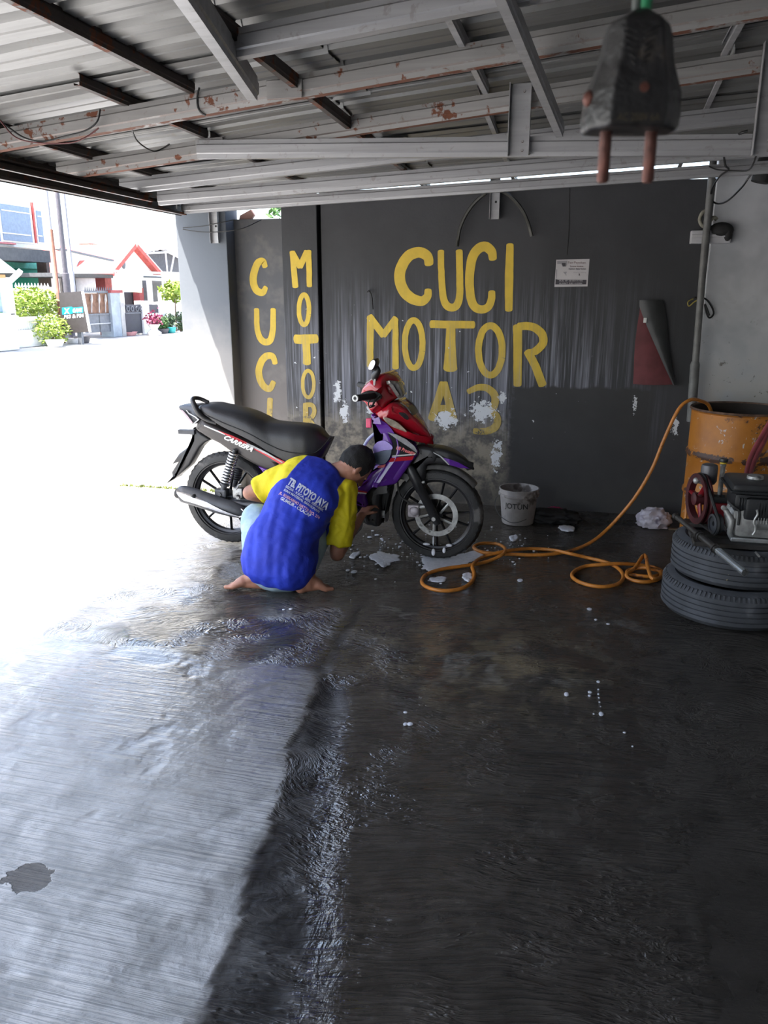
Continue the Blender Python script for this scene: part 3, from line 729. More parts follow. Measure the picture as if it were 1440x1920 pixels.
mb = MB(); q = at_y(*q5((868, 1047)), YB - .085); mb.tube([q + Vector((-.04, 0, .012)), q, q + Vector((.035, 0, .014))], .008, 8); mb.build('fork_clamp', ALUM, BIKE, 50)
# front fender over the wheel
FEND = puff('front_fender', [q5(p) for p in ((960, 775), (1010, 765), (1080, 778), (1160, 810), (1240, 858), (1290, 905), (1306, 935), (1280, 937), (1200, 925), (1110, 900), (1040, 895), (985, 890), (940, 880))], [(780, .075), (850, .062), (888, .012)], .020, BLACKP, BIKE, 3)
decal('fender_side', [q5(p) for p in ((1040, 835), (1110, 850), (1190, 880), (1270, 925), (1200, 922), (1115, 898))], [(780, .0765), (850, .0640), (888, .016)], PURPM, FEND)
decal('fender_line', [q5(p) for p in ((985, 795), (1045, 825), (1112, 893), (1105, 899), (1038, 832), (985, 801))], [(780, .0785), (850, .066), (888, .018)], GREYM, FEND)
mb = MB(); h0 = .048; rr = .272 + .016                      # inner mudguard hugging the tyre
rows = [[FC + Vector((math.cos(a) * (rr + dr), y, math.sin(a) * (rr + dr))) for (y, dr) in ((-h0, -.012), (-h0 * .7, .004), (0, .008), (h0 * .7, .004), (h0, -.012))] for a in [math.radians(40 + 5 * i) for i in range(17)]]
mb.grid(rows); mb.grid([[p + (p - FC).normalized() * .004 for p in r] for r in rows], True); mb.build('inner_mudguard', M('dirty_grey_plastic', (.12, .115, .11), .7, 0, .3, 20, .3, 60), BIKE, 50, recalc=False)
# leg shield: purple outer side, black and grey upper wedge, red stripe
SH_W = [(640, .20), (690, .195), (740, .15), (790, .10)]
SHIELD = puff('leg_shield', [q5(p) for p in ((505, 520), (560, 545), (610, 625), (700, 675), (800, 730), (858, 795), (845, 835), (805, 880), (740, 975), (690, 1045), (640, 1062), (560, 1075), (490, 1082), (520, 1010), (590, 905), (640, 830), (662, 755), (640, 680), (590, 610), (540, 575))], SH_W, .018, PURPM, BIKE, 3)
def sw(e): return [(a, b + e) for a, b in SH_W]
decal('shield_wedge', [q5(p) for p in ((622, 650), (690, 690), (780, 745), (852, 800), (832, 822), (652, 832), (668, 762), (655, 700))], sw(.002), BLACKP, SHIELD, 2)
decal('grey_strip', [q5(p) for p in ((618, 636), (690, 655), (770, 695), (830, 745), (858, 790), (852, 800), (790, 755), (700, 697))], sw(.004), GREYM, SHIELD)
decal('shield_line', [q5(p) for p in ((660, 822), (828, 808), (846, 806), (838, 818), (655, 832))], sw(.004), WHITEP, SHIELD)
decal('red_stripe', [q5(p) for p in ((648, 842), (832, 826), (815, 858), (630, 874))], sw(.003), REDDEC, SHIELD)
decal_text('shield_lettering', 'Uli Prasasty', q5((685, 770)), q5((835, 818)), 6.5, .175, M('salmon_lettering', (.62, .12, .12), .5), SHIELD, .2, .03)
# inner face of the shield towards the rider
INN = puff('inner_shield', [q5(p) for p in ((485, 500), (520, 505), (560, 560), (620, 635), (655, 700), (662, 760), (640, 830), (600, 890), (545, 900), (505, 880), (500, 800), (530, 720), (550, 665), (520, 600), (500, 560))], .165, .014, PURPM, BIKE, 3)
decal('lit_panel', [q5(p) for p in ((505, 760), (540, 715), (600, 705), (655, 745), (655, 775), (590, 780), (520, 800))], .168, LAVM, INN, 2)  # lavender patch paints the light falling on the inner shield
decal('pocket', [q5(p) for p in ((510, 805), (590, 785), (652, 780), (635, 840), (600, 886), (540, 892), (510, 870))], .167, M('blue_grey_pocket', (.10, .13, .19), .5), INN, 2)
tubepx('shield_trim', [q5((525, 640)), q5((470, 690)), q5((435, 745))], .009, M('pale_blue_trim', (.45, .50, .62), .4), .12)
mb = MB(); q = at_y(*q5((478, 560)), YB - .05); mb.box(q + Vector((-.02, -.01, -.03)), q + Vector((.012, .012, .025)), .006); mb.build('bag_hook', M('pink_hook', (.7, .08, .16), .4), BIKE)
# lower fairing running back under the foot-rest
LF = puff('lower_fairing', [q5(p) for p in ((600, 893), (560, 1000), (492, 1082), (455, 1125), (440, 1160), (452, 1240), (350, 1215), (250, 1190), (150, 1160), (150, 1070), (280, 1080), (340, 1055), (430, 1010), (490, 940))], [(600, .17), (690, .165), (720, .16)], .016, PURPM, BIKE, 3)
decal('racing_stripe', [q5(p) for p in ((200, 1070), (300, 1082), (460, 1112), (455, 1120), (300, 1098), (200, 1085))], .169, REDDEC, LF)
decal('racing_line', [q5(p) for p in ((200, 1085), (300, 1098), (455, 1120), (450, 1130), (300, 1106), (200, 1092))], .170, WHITEP, LF)
decal_text('racing_lettering', 'ENERGI RACING', q5((215, 1112)), q5((415, 1128)), 3.4, .171, WHITEP, LF, .15, .03)
decal('red_tab', [q5(p) for p in ((540, 905), (605, 893), (598, 915), (545, 922))], .169, REDDEC, LF)
puff('belly_cover', [q5(p) for p in ((492, 1084), (560, 1078), (645, 1064), (600, 1105), (555, 1140), (545, 1250), (548, 1390), (490, 1383), (440, 1372), (415, 1290), (455, 1255), (440, 1160), (460, 1120))], .13, .02, BLACKP, BIKE, 2)
puff('mud_flap', [q5(p) for p in ((572, 1100), (645, 1066), (625, 1180), (600, 1290), (582, 1362), (572, 1290))], .055, .008, MATTE, BIKE, 2)
# red nose cowl with indicator lens and small screen
COW_W = [(690, .155), (720, .165), (760, .13), (790, .07), (812, .015)]
COWL = puff('front_cowl', [q5(p) for p in ((515, 488), (575, 455), (640, 408), (690, 412), (740, 440), (800, 500), (860, 555), (920, 620), (960, 680), (985, 728), (965, 737), (900, 730), (830, 716), (760, 690), (690, 660), (620, 622), (575, 570), (545, 525))], COW_W, .024, REDM, BIKE, 3)
def cw(e): return [(a, b + e) for a, b in COW_W]
decal('indicator_lens', [q5(p) for p in ((585, 522), (635, 528), (700, 562), (755, 612), (772, 637), (720, 618), (655, 592), (612, 560))], cw(.004), LENSM, COWL, 3, .006)
puff('screen', [q5(p) for p in ((685, 412), (740, 425), (800, 470), (822, 505), (790, 508), (745, 450))], .085, .012, M('grey_screen', (.10, .11, .12), .3), COWL, 2)
decal('vent', [q5(p) for p in ((710, 480), (760, 490), (790, 530), (770, 538), (725, 505))], cw(-.002), BLACKP, COWL, 2)
# handlebar cowl, headlight lens, grips, lever, mirror
HC_W = [(670, .13), (690, .17), (720, .15), (745, .07), (755, .05)]
HCOWL = puff('handlebar_cowl', [q5(p) for p in ((398, 385), (402, 310), (430, 268), (480, 225), (530, 190), (580, 178), (640, 192), (690, 228), (705, 300), (690, 365), (640, 398), (605, 430), (590, 460), (545, 482), (492, 492), (455, 448), (430, 408))], HC_W, .035, REDM, BIKE, 3)
puff('headlight', [q5(p) for p in ((600, 228), (655, 230), (700, 248), (725, 300), (740, 352), (702, 366), (672, 332), (640, 282))], [(715, .13), (730, .11), (755, .06)], .012, M('headlight_glass', (.36, .34, .33), .08, 0, .35, 26, **{'Coat Weight': 1.0}), HCOWL, 3)
decal('grip_recess', [q5(p) for p in ((405, 340), (440, 315), (500, 308), (560, 330), (575, 360), (545, 385), (490, 400), (430, 385))], [(670, .133), (690, .173), (720, .153)], MATTE, HCOWL, 2)
decal('cowl_flash', [q5(p) for p in ((515, 215), (525, 210), (522, 250), (515, 268), (508, 260), (508, 235))], [(690, .176), (720, .156)], WHITEP, HCOWL, 2)
g0 = at_y(*q5((540, 345)), YB - .12); g1 = at_y(*q5((372, 367)), YB - .36)
mb = MB(); gp = [g0.lerp(g1, i / 16) for i in range(17)]; mb.tube(gp, [.019 if i % 2 else .0165 for i in range(17)], 14); GRIP = mb.build('hand_grip', MATTE, BIKE, 40)
t = (g1 - g0).normalized(); mb = MB(); mb.tube([g1, g1 + t * .004, g1 + t * .014, g1 + t * .014, g1 + t * .006], [.010, .0185, .0175, .010, .008], 18, cap=True); mb.build('bar_end', WHITEP, GRIP, 40)
mb = MB(); mb.tube([g1 + t * .012, g1 + t * .0155], .0085, 14); mb.build('bar_hole', MATTE, GRIP, 40)
g2 = at_y(*q5((398, 258)), YB + .33); mb = MB(); mb.tube([at_y(*q5((520, 290)), YB + .12), g2], .018, 12); mb.build('hand_grip', MATTE, BIKE, 50)
tubepx('brake_lever', [q5((560, 350)), q5((520, 390)), q5((500, 430)), q5((488, 425))], [.006, .006, .005, .006], MATTE, [-.19, -.22, -.25, -.27])
tubepx('brake_lever', [q5((500, 360)), q5((470, 400)), q5((480, 440)), q5((520, 425))], .004, MATTE, [-.2, -.22, -.22, -.19])
tubepx('mirror_stem', [q5((520, 225)), q5((520, 190)), q5((542, 150)), q5((535, 115))], [.012, .022, .018, .010], BLACKP, [-.15, -.16, -.17, -.17])
MIR = puff('mirror', [q5(p) for p in ((464, 140), (468, 105), (490, 66), (518, 58), (530, 85), (522, 115), (500, 146))], .045, .012, BLACKP, BIKE, 3, YC=YB - .17)
decal('mirror_glass', [q5(p) for p in ((470, 136), (474, 106), (492, 72), (514, 64), (522, 86), (514, 112), (496, 140))], .0455, M('mirror_glass', (.40, .40, .42), .10, .9, .02), MIR, 2, YC=YB - .17)
puff('instrument_cover', [q5(p) for p in ((435, 262), (470, 232), (520, 205), (515, 230), (460, 265))], .10, .01, GREYM, HCOWL, 2)
# seat
def seat():
    top = [q4(p) for p in ((318, 455), (345, 430), (420, 428), (500, 445), (640, 475), (740, 505), (830, 545), (900, 578), (1000, 592), (1100, 598), (1220, 612), (1300, 640), (1350, 690), (1376, 712))]
    bot = [q4(p) for p in ((335, 520), (400, 570), (470, 610), (560, 655), (690, 715), (790, 770), (880, 830), (950, 870), (1030, 915), (1100, 935), (1190, 945), (1255, 935), (1310, 850), (1368, 745))]
    wid = [.10, .125, .135, .14, .145, .145, .14, .135, .135, .135, .125, .10, .07, .03]
    T = spline([at_y(*p, YB) for p in top], 4); B = spline([at_y(*p, YB - .11) for p in bot], 4); W = sval(wid, 4)
    sec = [(-1, 0), (-1.0, .30), (-.97, .62), (-.86, .86), (-.6, .97), (-.25, 1.0), (.25, 1.0), (.6, .97), (.86, .86), (.97, .62), (1.0, .30), (1, 0)]
    rows = []
    for a, b, w in zip(T, B, W): rows.append([Vector((lerp(b.x, a.x, h), YB + y * w, lerp(b.z, a.z, h))) for y, h in sec])
    mb = MB(); mb.grid(rows); m = len(sec)
    mb.f.append(tuple(range(m))); mb.mi.append(0); n = len(rows); mb.f.append(tuple(range((n - 1) * m + m - 1, (n - 1) * m - 1, -1))); mb.mi.append(0)
    for i in range(n - 1): mb.f.append((i * m, i * m + m - 1, (i + 1) * m + m - 1, (i + 1) * m)); mb.mi.append(0)
    o = mb.build('seat', SEATM, BIKE, 70)
    pip = MB(); pip.tube([r[1] + Vector((0, -.002, 0)) for r in rows], .0035, 6); pip.build('piping', MATTE, o, 60)
seat()
# tail: side panels, grab rail, lamp, plate holder
TP_W = [(350, .085), (400, .115), (460, .13), (545, .14)]
TAIL = puff('side_panel', [q4(p) for p in ((290, 562), (340, 590), (440, 640), (600, 715), (760, 790), (900, 865), (1050, 935), (1130, 965), (1050, 1000), (960, 1010), (860, 1000), (770, 965), (680, 915), (600, 870), (530, 832), (450, 775), (380, 742), (300, 692), (245, 645))], TP_W, .022, TAILM, BIKE, 2)
def tw(e): return [(a, b + e) for a, b in TP_W]
decal('red_flash', [q4(p) for p in ((440, 662), (560, 705), (690, 765), (820, 835), (930, 890), (1040, 940), (1000, 968), (900, 905), (800, 850), (715, 805), (640, 770), (540, 715))], tw(.003), REDDEC, TAIL)
decal('white_line', [q4(p) for p in ((326, 616), (420, 655), (505, 692), (500, 700), (415, 664), (326, 624))], tw(.003), WHITEP, TAIL)
decal('white_line', [q4(p) for p in ((690, 768), (750, 795), (860, 850), (990, 930), (985, 937), (850, 862), (740, 808), (690, 775))], tw(.0045), GREYM, TAIL)
decal('white_flash', [q4(p) for p in ((680, 765), (715, 785), (748, 822), (700, 800))], tw(.005), WHITEP, TAIL)
decal_text('tail_lettering', 'CARRERA', q4((485, 728)), q4((728, 842)), 8, .142, WHITEP, TAIL, .45, .05)
puff('purple_panel', [q4(p) for p in ((778, 964), (850, 985), (940, 1005), (1040, 1000), (1000, 1060), (900, 1070), (840, 1050), (820, 1020))], .125, .012, PURPM, BIKE, 1)
tubepx('grab_rail', [q4((432, 602)), q4((350, 570)), q4((285, 520)), q4((248, 455)), q4((230, 405)), q4((250, 388)), q4((300, 396)), q4((362, 425))], [.012, .014, .018, .017, .014, .012, .012, .012], BLACKP, [-.10, -.11, -.12, -.12, -.10, -.06, -.03, -.02], 5, 10)
tubepx('grab_rail', [q4((432, 602)), q4((350, 570)), q4((285, 520)), q4((248, 455)), q4((230, 405)), q4((250, 388)), q4((300, 396)), q4((362, 425))], [.012, .014, .018, .017, .014, .012, .012, .012], BLACKP, [.10, .11, .12, .12, .10, .06, .03, .02], 5, 10)
TL = puff('tail_lamp', [q4(p) for p in ((98, 468), (130, 448), (190, 455), (245, 462), (290, 545), (275, 592), (222, 612), (180, 570), (140, 520))], [(330, .03), (350, .075), (375, .10)], .02, DARKG, BIKE, 2)
decal('lamp_lens', [q4(p) for p in ((105, 478), (135, 500), (185, 560), (222, 605), (232, 596), (190, 540), (150, 495))], [(330, .034), (350, .079), (375, .104)], M('smoky_pink_lens', (.35, .27, .29), .15, 0, .2), TL)
decal('lamp_line', [q4(p) for p in ((180, 490), (200, 515), (255, 545), (285, 570), (240, 612), (232, 606), (270, 572), (250, 553), (195, 522), (174, 492))], [(330, .036), (350, .082), (375, .106)], GREYM, TL)
puff('plate_holder', [q4(p) for p in ((232, 640), (300, 690), (380, 742), (330, 765), (285, 808), (245, 880), (200, 960), (110, 1042), (5, 1112), (55, 1052), (48, 1015), (105, 930), (52, 950), (110, 860), (185, 805), (215, 740), (220, 660))], .045, .012, BLACKP, BIKE, 1)
mb = MB(); q = at_y(*q4((182, 677)), YB - .05); mb.box(q + Vector((-.055, -.012, -.012)), q + Vector((.055, .02, .016)), .005); mb.build('side_reflector', DARKG, BIKE)
# rear shocks with coil springs, brake arm, swing arm, engine casing
def shock(p0, p1, dy, mat):
    a = at_y(*p0, YB + dy); b = at_y(*p1, YB + dy); t = (b - a); L = t.length; t.normalize(); e1 = t.cross(Vector((0, 1, 0))).normalized(); e2 = t.cross(e1)
    mb = MB(); mb.tube([a - t * .02, a + t * L * .5, a + t * L * .5, b + t * .03], [.013, .013, .018, .018], 12); body = mb.build('shock_absorber', DARKG, BIKE, 40)
    n = 11; P = []
    for i in range(n * 14 + 1):
        u = i / (n * 14); ang = 2 * math.pi * n * u; P.append(a + t * (u * L * .86) + (e1 * math.cos(ang) + e2 * math.sin(ang)) * .0265)
    m2 = MB(); m2.tube(P, .0058, 7); m2.build('spring', mat, body, 60)
    m3 = MB(); m3.tube([a + t * (L * .86), a + t * (L * .90)], .030, 14); m3.build('spring_seat', DARKG, body, 40)
shock(q4((582, 850)), q4((492, 1150)), -.135, CHROME); shock(q4((640, 870)), q4((590, 1100)), .12, DARKG)
mb = MB(); q = at_y(*q4((470, 1195)), YB - .135); mb.box(q + Vector((-.035, -.02, -.02)), q + Vector((.04, .04, .03)), .01); mb.lathe([(0, -.028), (.013, -.028), (.013, 0), (0, 0)], q, 'Y', 6); mb.build('shock_mount', DARKG, BIKE)
mb = MB(); mb.tube([RC + Vector((0, -.09, 0)), RC + Vector((.25, -.07, .02)), RC + Vector((.48, -.06, .03))], [.028, .034, .05], 12); mb.tube([RC + Vector((0, .09, 0)), RC + Vector((.45, .08, .03))], [.03, .05], 12); mb.build('swing_arm', DARKG, BIKE, 50)
q = at_y(*q4((620, 1190)), YB - .13); mb = MB(); mb.box(q + Vector((-.035, -.02, -.03)), q + Vector((.03, .03, .035)), .014); mb.lathe([(0, -.035), (.011, -.035), (.011, -.02), (.017, -.02), (.017, 0)], q + Vector((.005, 0, -.02)), 'Y', 6); mb.tube([q + Vector((-.01, -.015, .02)), q + Vector((.01, -.02, .055)), q + Vector((.03, -.02, .06))], .005, 8); mb.build('brake_lever_arm', ALUM, BIKE, 40)
mb = MB(); mb.tube([RC + Vector((.06, -.125, .0)), RC + Vector((.32, -.13, -.01)), RC + Vector((.7, -.13, -.02))], .022, 12); mb.build('brake_rod_cover', DARKG, BIKE, 50)
mb = MB(); ec = at_y(600, 960, YB); mb.box(ec + Vector((-.22, -.10, -.12)), ec + Vector((.25, .11, .10)), .035); mb.lathe([(0, -.14), (.05, -.14), (.085, -.12), (.09, -.09), (.09, 0)], ec + Vector((.05, 0, 0)), 'Y', 28); mb.tube([ec + Vector((.2, 0, .02)), ec + Vector((.42, 0, .03))], [.075, .06], 18); mb.build('engine', ALUM, BIKE, 45)
mb = MB(); fp = at_y(672, 962, YB - .16); mb.box(fp + Vector((-.03, -.05, -.02)), fp + Vector((.03, .05, .012)), .008); mb.tube([fp + Vector((0, .05, -.005)), fp + Vector((0, .2, -.01))], .011, 8); mb.build('foot_peg', MATTE, BIKE, 50)
mb = MB(); mb.tube([RC + Vector((.36, -.10, -.05)), RC + Vector((.30, -.13, -.285))], .012, 8); mb.tube([RC + Vector((.36, .10, -.05)), RC + Vector((.30, .13, -.285))], .012, 8); mb.tube([RC + Vector((.34, -.11, -.14)), RC + Vector((.34, .11, -.14))], .01, 8); mb.build('centre_stand', BLACKP, BIKE, 50)
# muffler with chromed heat shield
def mpt(p, dy): return at_y(*q4(p), YB + dy)
axis = [mpt((128, 1195), -.17), mpt((150, 1197), -.17), mpt((260, 1228), -.17), mpt((420, 1282), -.17), mpt((560, 1325), -.17), mpt((650, 1352), -.165), mpt((760, 1372), -.13), mpt((900, 1370), -.10)]
mb = MB(); mb.tube(spline(axis, 4), sval([.034, .047, .047, .047, .042, .032, .018, .016], 4), 18, flat=1.15); MUF = mb.build('muffler', DARKG, BIKE, 50)
tip = mpt((120, 1192), -.17); mb = MB(); tt = (axis[0] - axis[2]).normalized(); mb.tube([axis[0], axis[0] + tt * .02, axis[0] + tt * .03], [.034, .033, .026], 18); mb.build('end_cap', MATTE, MUF, 40)
A = spline(axis[1:6], 6); rows = []
for i, p in enumerate(A):
    u = i / (len(A) - 1); t = (A[min(i + 1, len(A) - 1)] - A[max(i - 1, 0)]).normalized(); up = Vector((0, 0, 1)); up = (up - t * up.z).normalized(); nr = Vector((0, -1, 0))
    hi = 1.05 - 1.55 * sm(u, .05, .95); lo = -1.15
    rows.append([p + (up * math.sin(a) * 1.12 + nr * math.cos(a)) * (.053 - .010 * sm(u, .6, 1)) for a in [lerp(lo, hi, j / 8) for j in range(9)]])
mb = MB(); mb.grid(rows); mb.grid([[p + Vector((0, -.0025, 0)) for p in r] for r in rows], True); mb.build('heat_shield', CHROME, MUF, 50, recalc=False)
q = mpt((235, 1216), -.225); mb = MB(); mb.lathe([(0, -.010), (.006, -.010), (.009, -.006), (.010, 0), (.010, .02)], q, 'Y', 16); mb.build('shield_bolt', MATTE, MUF, 40)
tubepx('stand_spring', [q4((640, 1322)), q4((680, 1370)), q4((625, 1392))], .005, CHROME, -.20)
# foam dripping from the rim
for (cx_, cy_, rx_, rz_) in ((985, 1590, .012, .022), (1070, 1575, .010, .018), (985, 1500, .005, .03), (930, 1525, .022, .008), (1110, 1535, .020, .009)):
    q = at_y(*q5((cx_, cy_)), YB - .045); mb = MB(); mb.sphere(q, (rx_, .008, rz_), 10, 7); mb.build('foam_drip', FOAMM, BIKE, 70)
# ============================================================ CROUCHING PERSON
SKINM = M('tan_skin', (.36, .165, .105), .5, 0, .15, 10, .1, 80)
HAIRM = M('short_black_hair', (.008, .0075, .0075), .8, 0, .3, 60, .8, 260)
def denim():
    t = NT('light_blue_denim'); p = t.obj(); n = t.noise(p, 9, 5); w = t.noise(t.scale(p, (260, 260, 40)), 1, 2)
    c = t.mix(t.step(n, .35, .65), (.20, .33, .44), (.36, .50, .60)); c = t.mix(t.mul(w, .35), c, (.50, .58, .64))
    return t.fin(c, .8, 0.0, t.bump(t.add(w, t.mul(n, 2.0)), .4, .004))
DENIM = denim()
def shirt_mat():
    t = NT('blue_shirt_with_yellow_sleeves'); p = t.obj()
    at = t.n('ShaderNodeAttribute'); at.attribute_name = 'sleeve'; s = t.step(at.outputs['Fac'], -.003, .003)
    n = t.noise(p, 6, 4)
    blue = t.mix(t.step(n, .3, .7), (.012, .030, .40), (.020, .050, .56)); yel = t.mix(t.step(n, .3, .7), (.68, .56, .008), (.86, .72, .012))
    return t.fin(t.mix(s, blue, yel), .72, 0.0, t.bump(t.add(t.noise(p, 14, 3, .5, .4), t.mul(t.noise(p, 300, 2), .08)), .35, .02), **{'Sheen Weight': .0})
SHIRTM = shirt_mat()
PERS = thing('person', (at_z(520, 1110).x, 3.66, 0), 'barefoot person in blue and yellow shirt squatting to wash the motorcycle', 'person')
def J(x, y, Y): return at_y(x, y, Y)
def caps(mb, a, b, ra, rb, n=14):
    a, b = Vector(a), Vector(b); mb.tube([a, a.lerp(b, .5), b], [ra, (ra + rb) / 2, rb], n); mb.sphere(a, ra * .995, 14, 8); mb.sphere(b, rb * .995, 14, 8)
def remeshed(name, mb, voxel, smooth_n, mat, parent, fac=.5):
    me = bpy.data.meshes.new('raw'); me.from_pydata([tuple(v) for v in mb.v], [], mb.f)
    bm = bmesh.new(); bm.from_mesh(me); bmesh.ops.recalc_face_normals(bm, faces=bm.faces); bm.to_mesh(me); bm.free()
    ob = bpy.data.objects.new('raw', me); COL.objects.link(ob)
    r = ob.modifiers.new('remesh', 'REMESH'); r.mode = 'VOXEL'; r.voxel_size = voxel; r.adaptivity = 0
    if smooth_n: s = ob.modifiers.new('smooth', 'SMOOTH'); s.iterations = smooth_n; s.factor = fac
    m2 = evaluated_mesh(ob); bpy.data.objects.remove(ob); bpy.data.meshes.remove(me)
    return m2
def finish(name, me, mat, parent):
    vs_ = [v.co.copy() for v in me.vertices]; org = cen(vs_)
    me.name = name
    for v, c in zip(me.vertices, vs_): v.co = c - org
    me.polygons.foreach_set('use_smooth', [True] * len(me.polygons)); me.materials.clear()
    return link(name, me, mat, parent, org)
def torso_sections():
    # centre px, Y, half width, half depth, left px -> right px direction blend (0 hips, 1 shoulders)
    return [((522, 1096), 3.665, .125, .10, 0), ((524, 1078), 3.675, .178, .150, 0), ((524, 1052), 3.70, .197, .165, 0), ((530, 1020), 3.74, .188, .155, .1), ((546, 985), 3.80, .168, .138, .3), ((562, 950), 3.88, .176, .130, .6), ((578, 922), 3.96, .198, .125, .85), ((592, 904), 4.02, .198, .112, 1), ((606, 893), 4.07, .150, .098, 1), ((614, 889), 4.10, .075, .072, 1), ((622, 886), 4.12, .058, .058, 1)]
RD0 = Vector((1, .06, 0)).normalized(); RD1 = (J(650, 926, 4.06) - J(528, 892, 4.02)).normalized()
def torso(mb, grow=0.0, n=28):
    S = torso_sections(); C = spline([J(*s[0], s[1]) for s in S], 4)
    A = sval([s[2] for s in S], 4); B = sval([s[3] for s in S], 4); K = sval([s[4] for s in S], 4)
    rings = []; base = len(mb.v)
    for i, c in enumerate(C):
        t = (C[min(i + 1, len(C) - 1)] - C[max(i - 1, 0)]).normalized(); r = RD0.lerp(RD1, K[i]); r = (r - t * r.dot(t)).normalized(); f = r.cross(t)
        for k in range(n):
            a = 2 * math.pi * k / n; ca, sa = math.cos(a), math.sin(a)
            ca2 = math.copysign(abs(ca) ** .85, ca); sa2 = math.copysign(abs(sa) ** .85, sa)
            mb.v.append(c + r * (ca2 * (A[i] + grow)) + f * (sa2 * (B[i] + grow)))
    m = len(C)
    for i in range(m - 1):
        for k in range(n): mb.f.append((base + i * n + k, base + i * n + (k + 1) % n, base + (i + 1) * n + (k + 1) % n, base + (i + 1) * n + k)); mb.mi.append(0)
    mb.f.append(tuple(base + k for k in range(n))); mb.f.append(tuple(base + (m - 1) * n + k for k in reversed(range(n)))); mb.mi += [0, 0]
    return C
# joints
LS, RS = J(532, 897, 4.00), J(644, 926, 4.04)
LE, RE = J(469, 924, 3.98), J(632, 1038, 3.97)
LHD, RHD = J(556, 948, 4.20), J(676, 968, 4.19)
LH, RH = J(492, 1050, 3.74), J(562, 1052, 3.76)
LK, RK = J(482, 974, 3.94), J(600, 985, 4.08)
LA, RA = at_z(474, 1090, .075) , at_z(568, 1096, .070)
LA = Vector((LA.x, 3.66, .085)); RA = Vector((RA.x, 3.68, .085))
HC = J(667, 874, 4.13)
hd = Vector((.74, .67, 0)).normalized(); FD = (hd * .50 + Vector((0, 0, -.86))).normalized(); CD = (hd * .86 + Vector((0, 0, .50))).normalized(); RDh = FD.cross(CD).normalized()
HM = Matrix((RDh, FD, CD)).transposed().to_4x4()
def hand(mb, wrist, direction, palm_n, s=1.0, curl=.5):
    d = Vector(direction).normalized(); pn = Vector(palm_n); pn = (pn - d * pn.dot(d)).normalized(); side = d.cross(pn)
    pc = wrist + d * .045 * s
    for q in (-.024, -.008, .008, .024): caps(mb, wrist + side * q * .7 * s, wrist + d * .082 * s + side * q * s, .013 * s, .012 * s, 10)
    for q, L in ((-.030, .060), (-.010, .074), (.010, .070), (.029, .055)):
        a = wrist + d * .085 * s + side * q * s; b = a + (d * .8 + pn * curl * .6).normalized() * L * .5 * s; c = b + (d * .35 + pn * curl * 1.4).normalized() * L * .5 * s
        caps(mb, a, b, .0092 * s, .0085 * s, 8); caps(mb, b, c, .0085 * s, .007 * s, 8)
    a = wrist + d * .03 * s - side * .03 * s; b = a + (d * .6 - side * .8 + pn * .3).normalized() * .035 * s; c = b + (d * .9 + pn * .6).normalized() * .03 * s
    caps(mb, a, b, .012 * s, .010 * s, 8); caps(mb, b, c, .010 * s, .008 * s, 8)
def foot(mb, ankle, toe, side_sign):
    toe = Vector(toe); heel = Vector((ankle.x, ankle.y, .030)); d = (toe - heel); d.z = 0; L = d.length; d.normalize(); s = Vector((-d.y, d.x, 0))
    h = heel - d * .035; h.z = .034
    mb.sphere(h, (.034, .034, .033), 14, 8); caps(mb, ankle, heel + Vector((0, 0, .02)), .036, .036)
    arch = heel + d * (L * .5); arch.z = .045
    caps(mb, ankle + Vector((0, 0, -.01)), arch, .034, .030); caps(mb, h, arch - Vector((0, 0, .010)), .030, .029)
    ball = heel + d * (L * .74); ball.z = .026
    for q in (-.026, 0, .026): caps(mb, arch + s * q * .5, ball + s * q, .028, .020)
    for i, q in enumerate((-.034, -.016, 0, .016, .032)):
        big = 1.35 if (i == 0) == (side_sign < 0) and i in (0, 4) and ((side_sign < 0 and i == 0) or (side_sign > 0 and i == 4)) else 1.0
        a = ball + s * q + d * .012; a.z = .018; b = a + d * (.034 * (1.15 if big > 1 else 1 - .06 * abs(i - 2))); b.z = .011 * big
        caps(mb, a, b, .0115 * big, .0085 * big, 8)
mb = MB(); torso(mb, -.022)
caps(mb, LS, LE, .052, .043); caps(mb, LE, LHD, .043, .028); hand(mb, LHD, (LHD - LE), (0, .2, -1), 1.0, .6)
caps(mb, RS, RE, .052, .043); caps(mb, RE, RHD, .043, .027); hand(mb, RHD, (RHD - RE) + Vector((.05, .08, .02)), (.3, .5, -.6), 1.0, .8)
caps(mb, LH, LK, .078, .060); caps(mb, LK, LA, .056, .036); caps(mb, LK.lerp(LA, .2), LK.lerp(LA, .55), .055, .05)
caps(mb, RH, RK, .078, .060); caps(mb, RK, RA, .056, .036); caps(mb, RK.lerp(RA, .2), RK.lerp(RA, .55), .055, .05)
foot(mb, LA, at_z(429, 1098, .012), 1); foot(mb, RA, at_z(612, 1102, .012), -1)
nb = J(612, 893, 4.08); caps(mb, nb, HC - CD * .055 - FD * .02, .060, .054)
mb.sphere(HC, (.074, .092, .105), 20, 14, HM)                                        # skull
mb.sphere(HC + FD * .022 - CD * .052, (.058, .066, .058), 16, 10, HM)                # jaw
mb.sphere(HC + FD * .078 - CD * .088, (.022, .018, .016), 10, 8, HM)                 # chin
nose = HC + FD * .094 - CD * .028; caps(mb, HC + FD * .088 + CD * .006, nose + FD * .012 - CD * .006, .009, .013, 8)
for s in (-1, 1):
    e = HC + RDh * (.076 * s) - CD * .022 - FD * .006; em = HM @ Matrix.Rotation(.45 * s, 4, 'Z')
    mb.sphere(e, (.009, .019, .032), 12, 8, em)
    mb.sphere(HC + FD * .082 + RDh * (.032 * s) + CD * .004, (.018, .010, .008), 10, 6, HM)   # brow/eye swell
    caps(mb, HC + FD * .086 - CD * .062, HC + FD * .080 - CD * .062 + RDh * (.022 * s), .007, .005, 8)
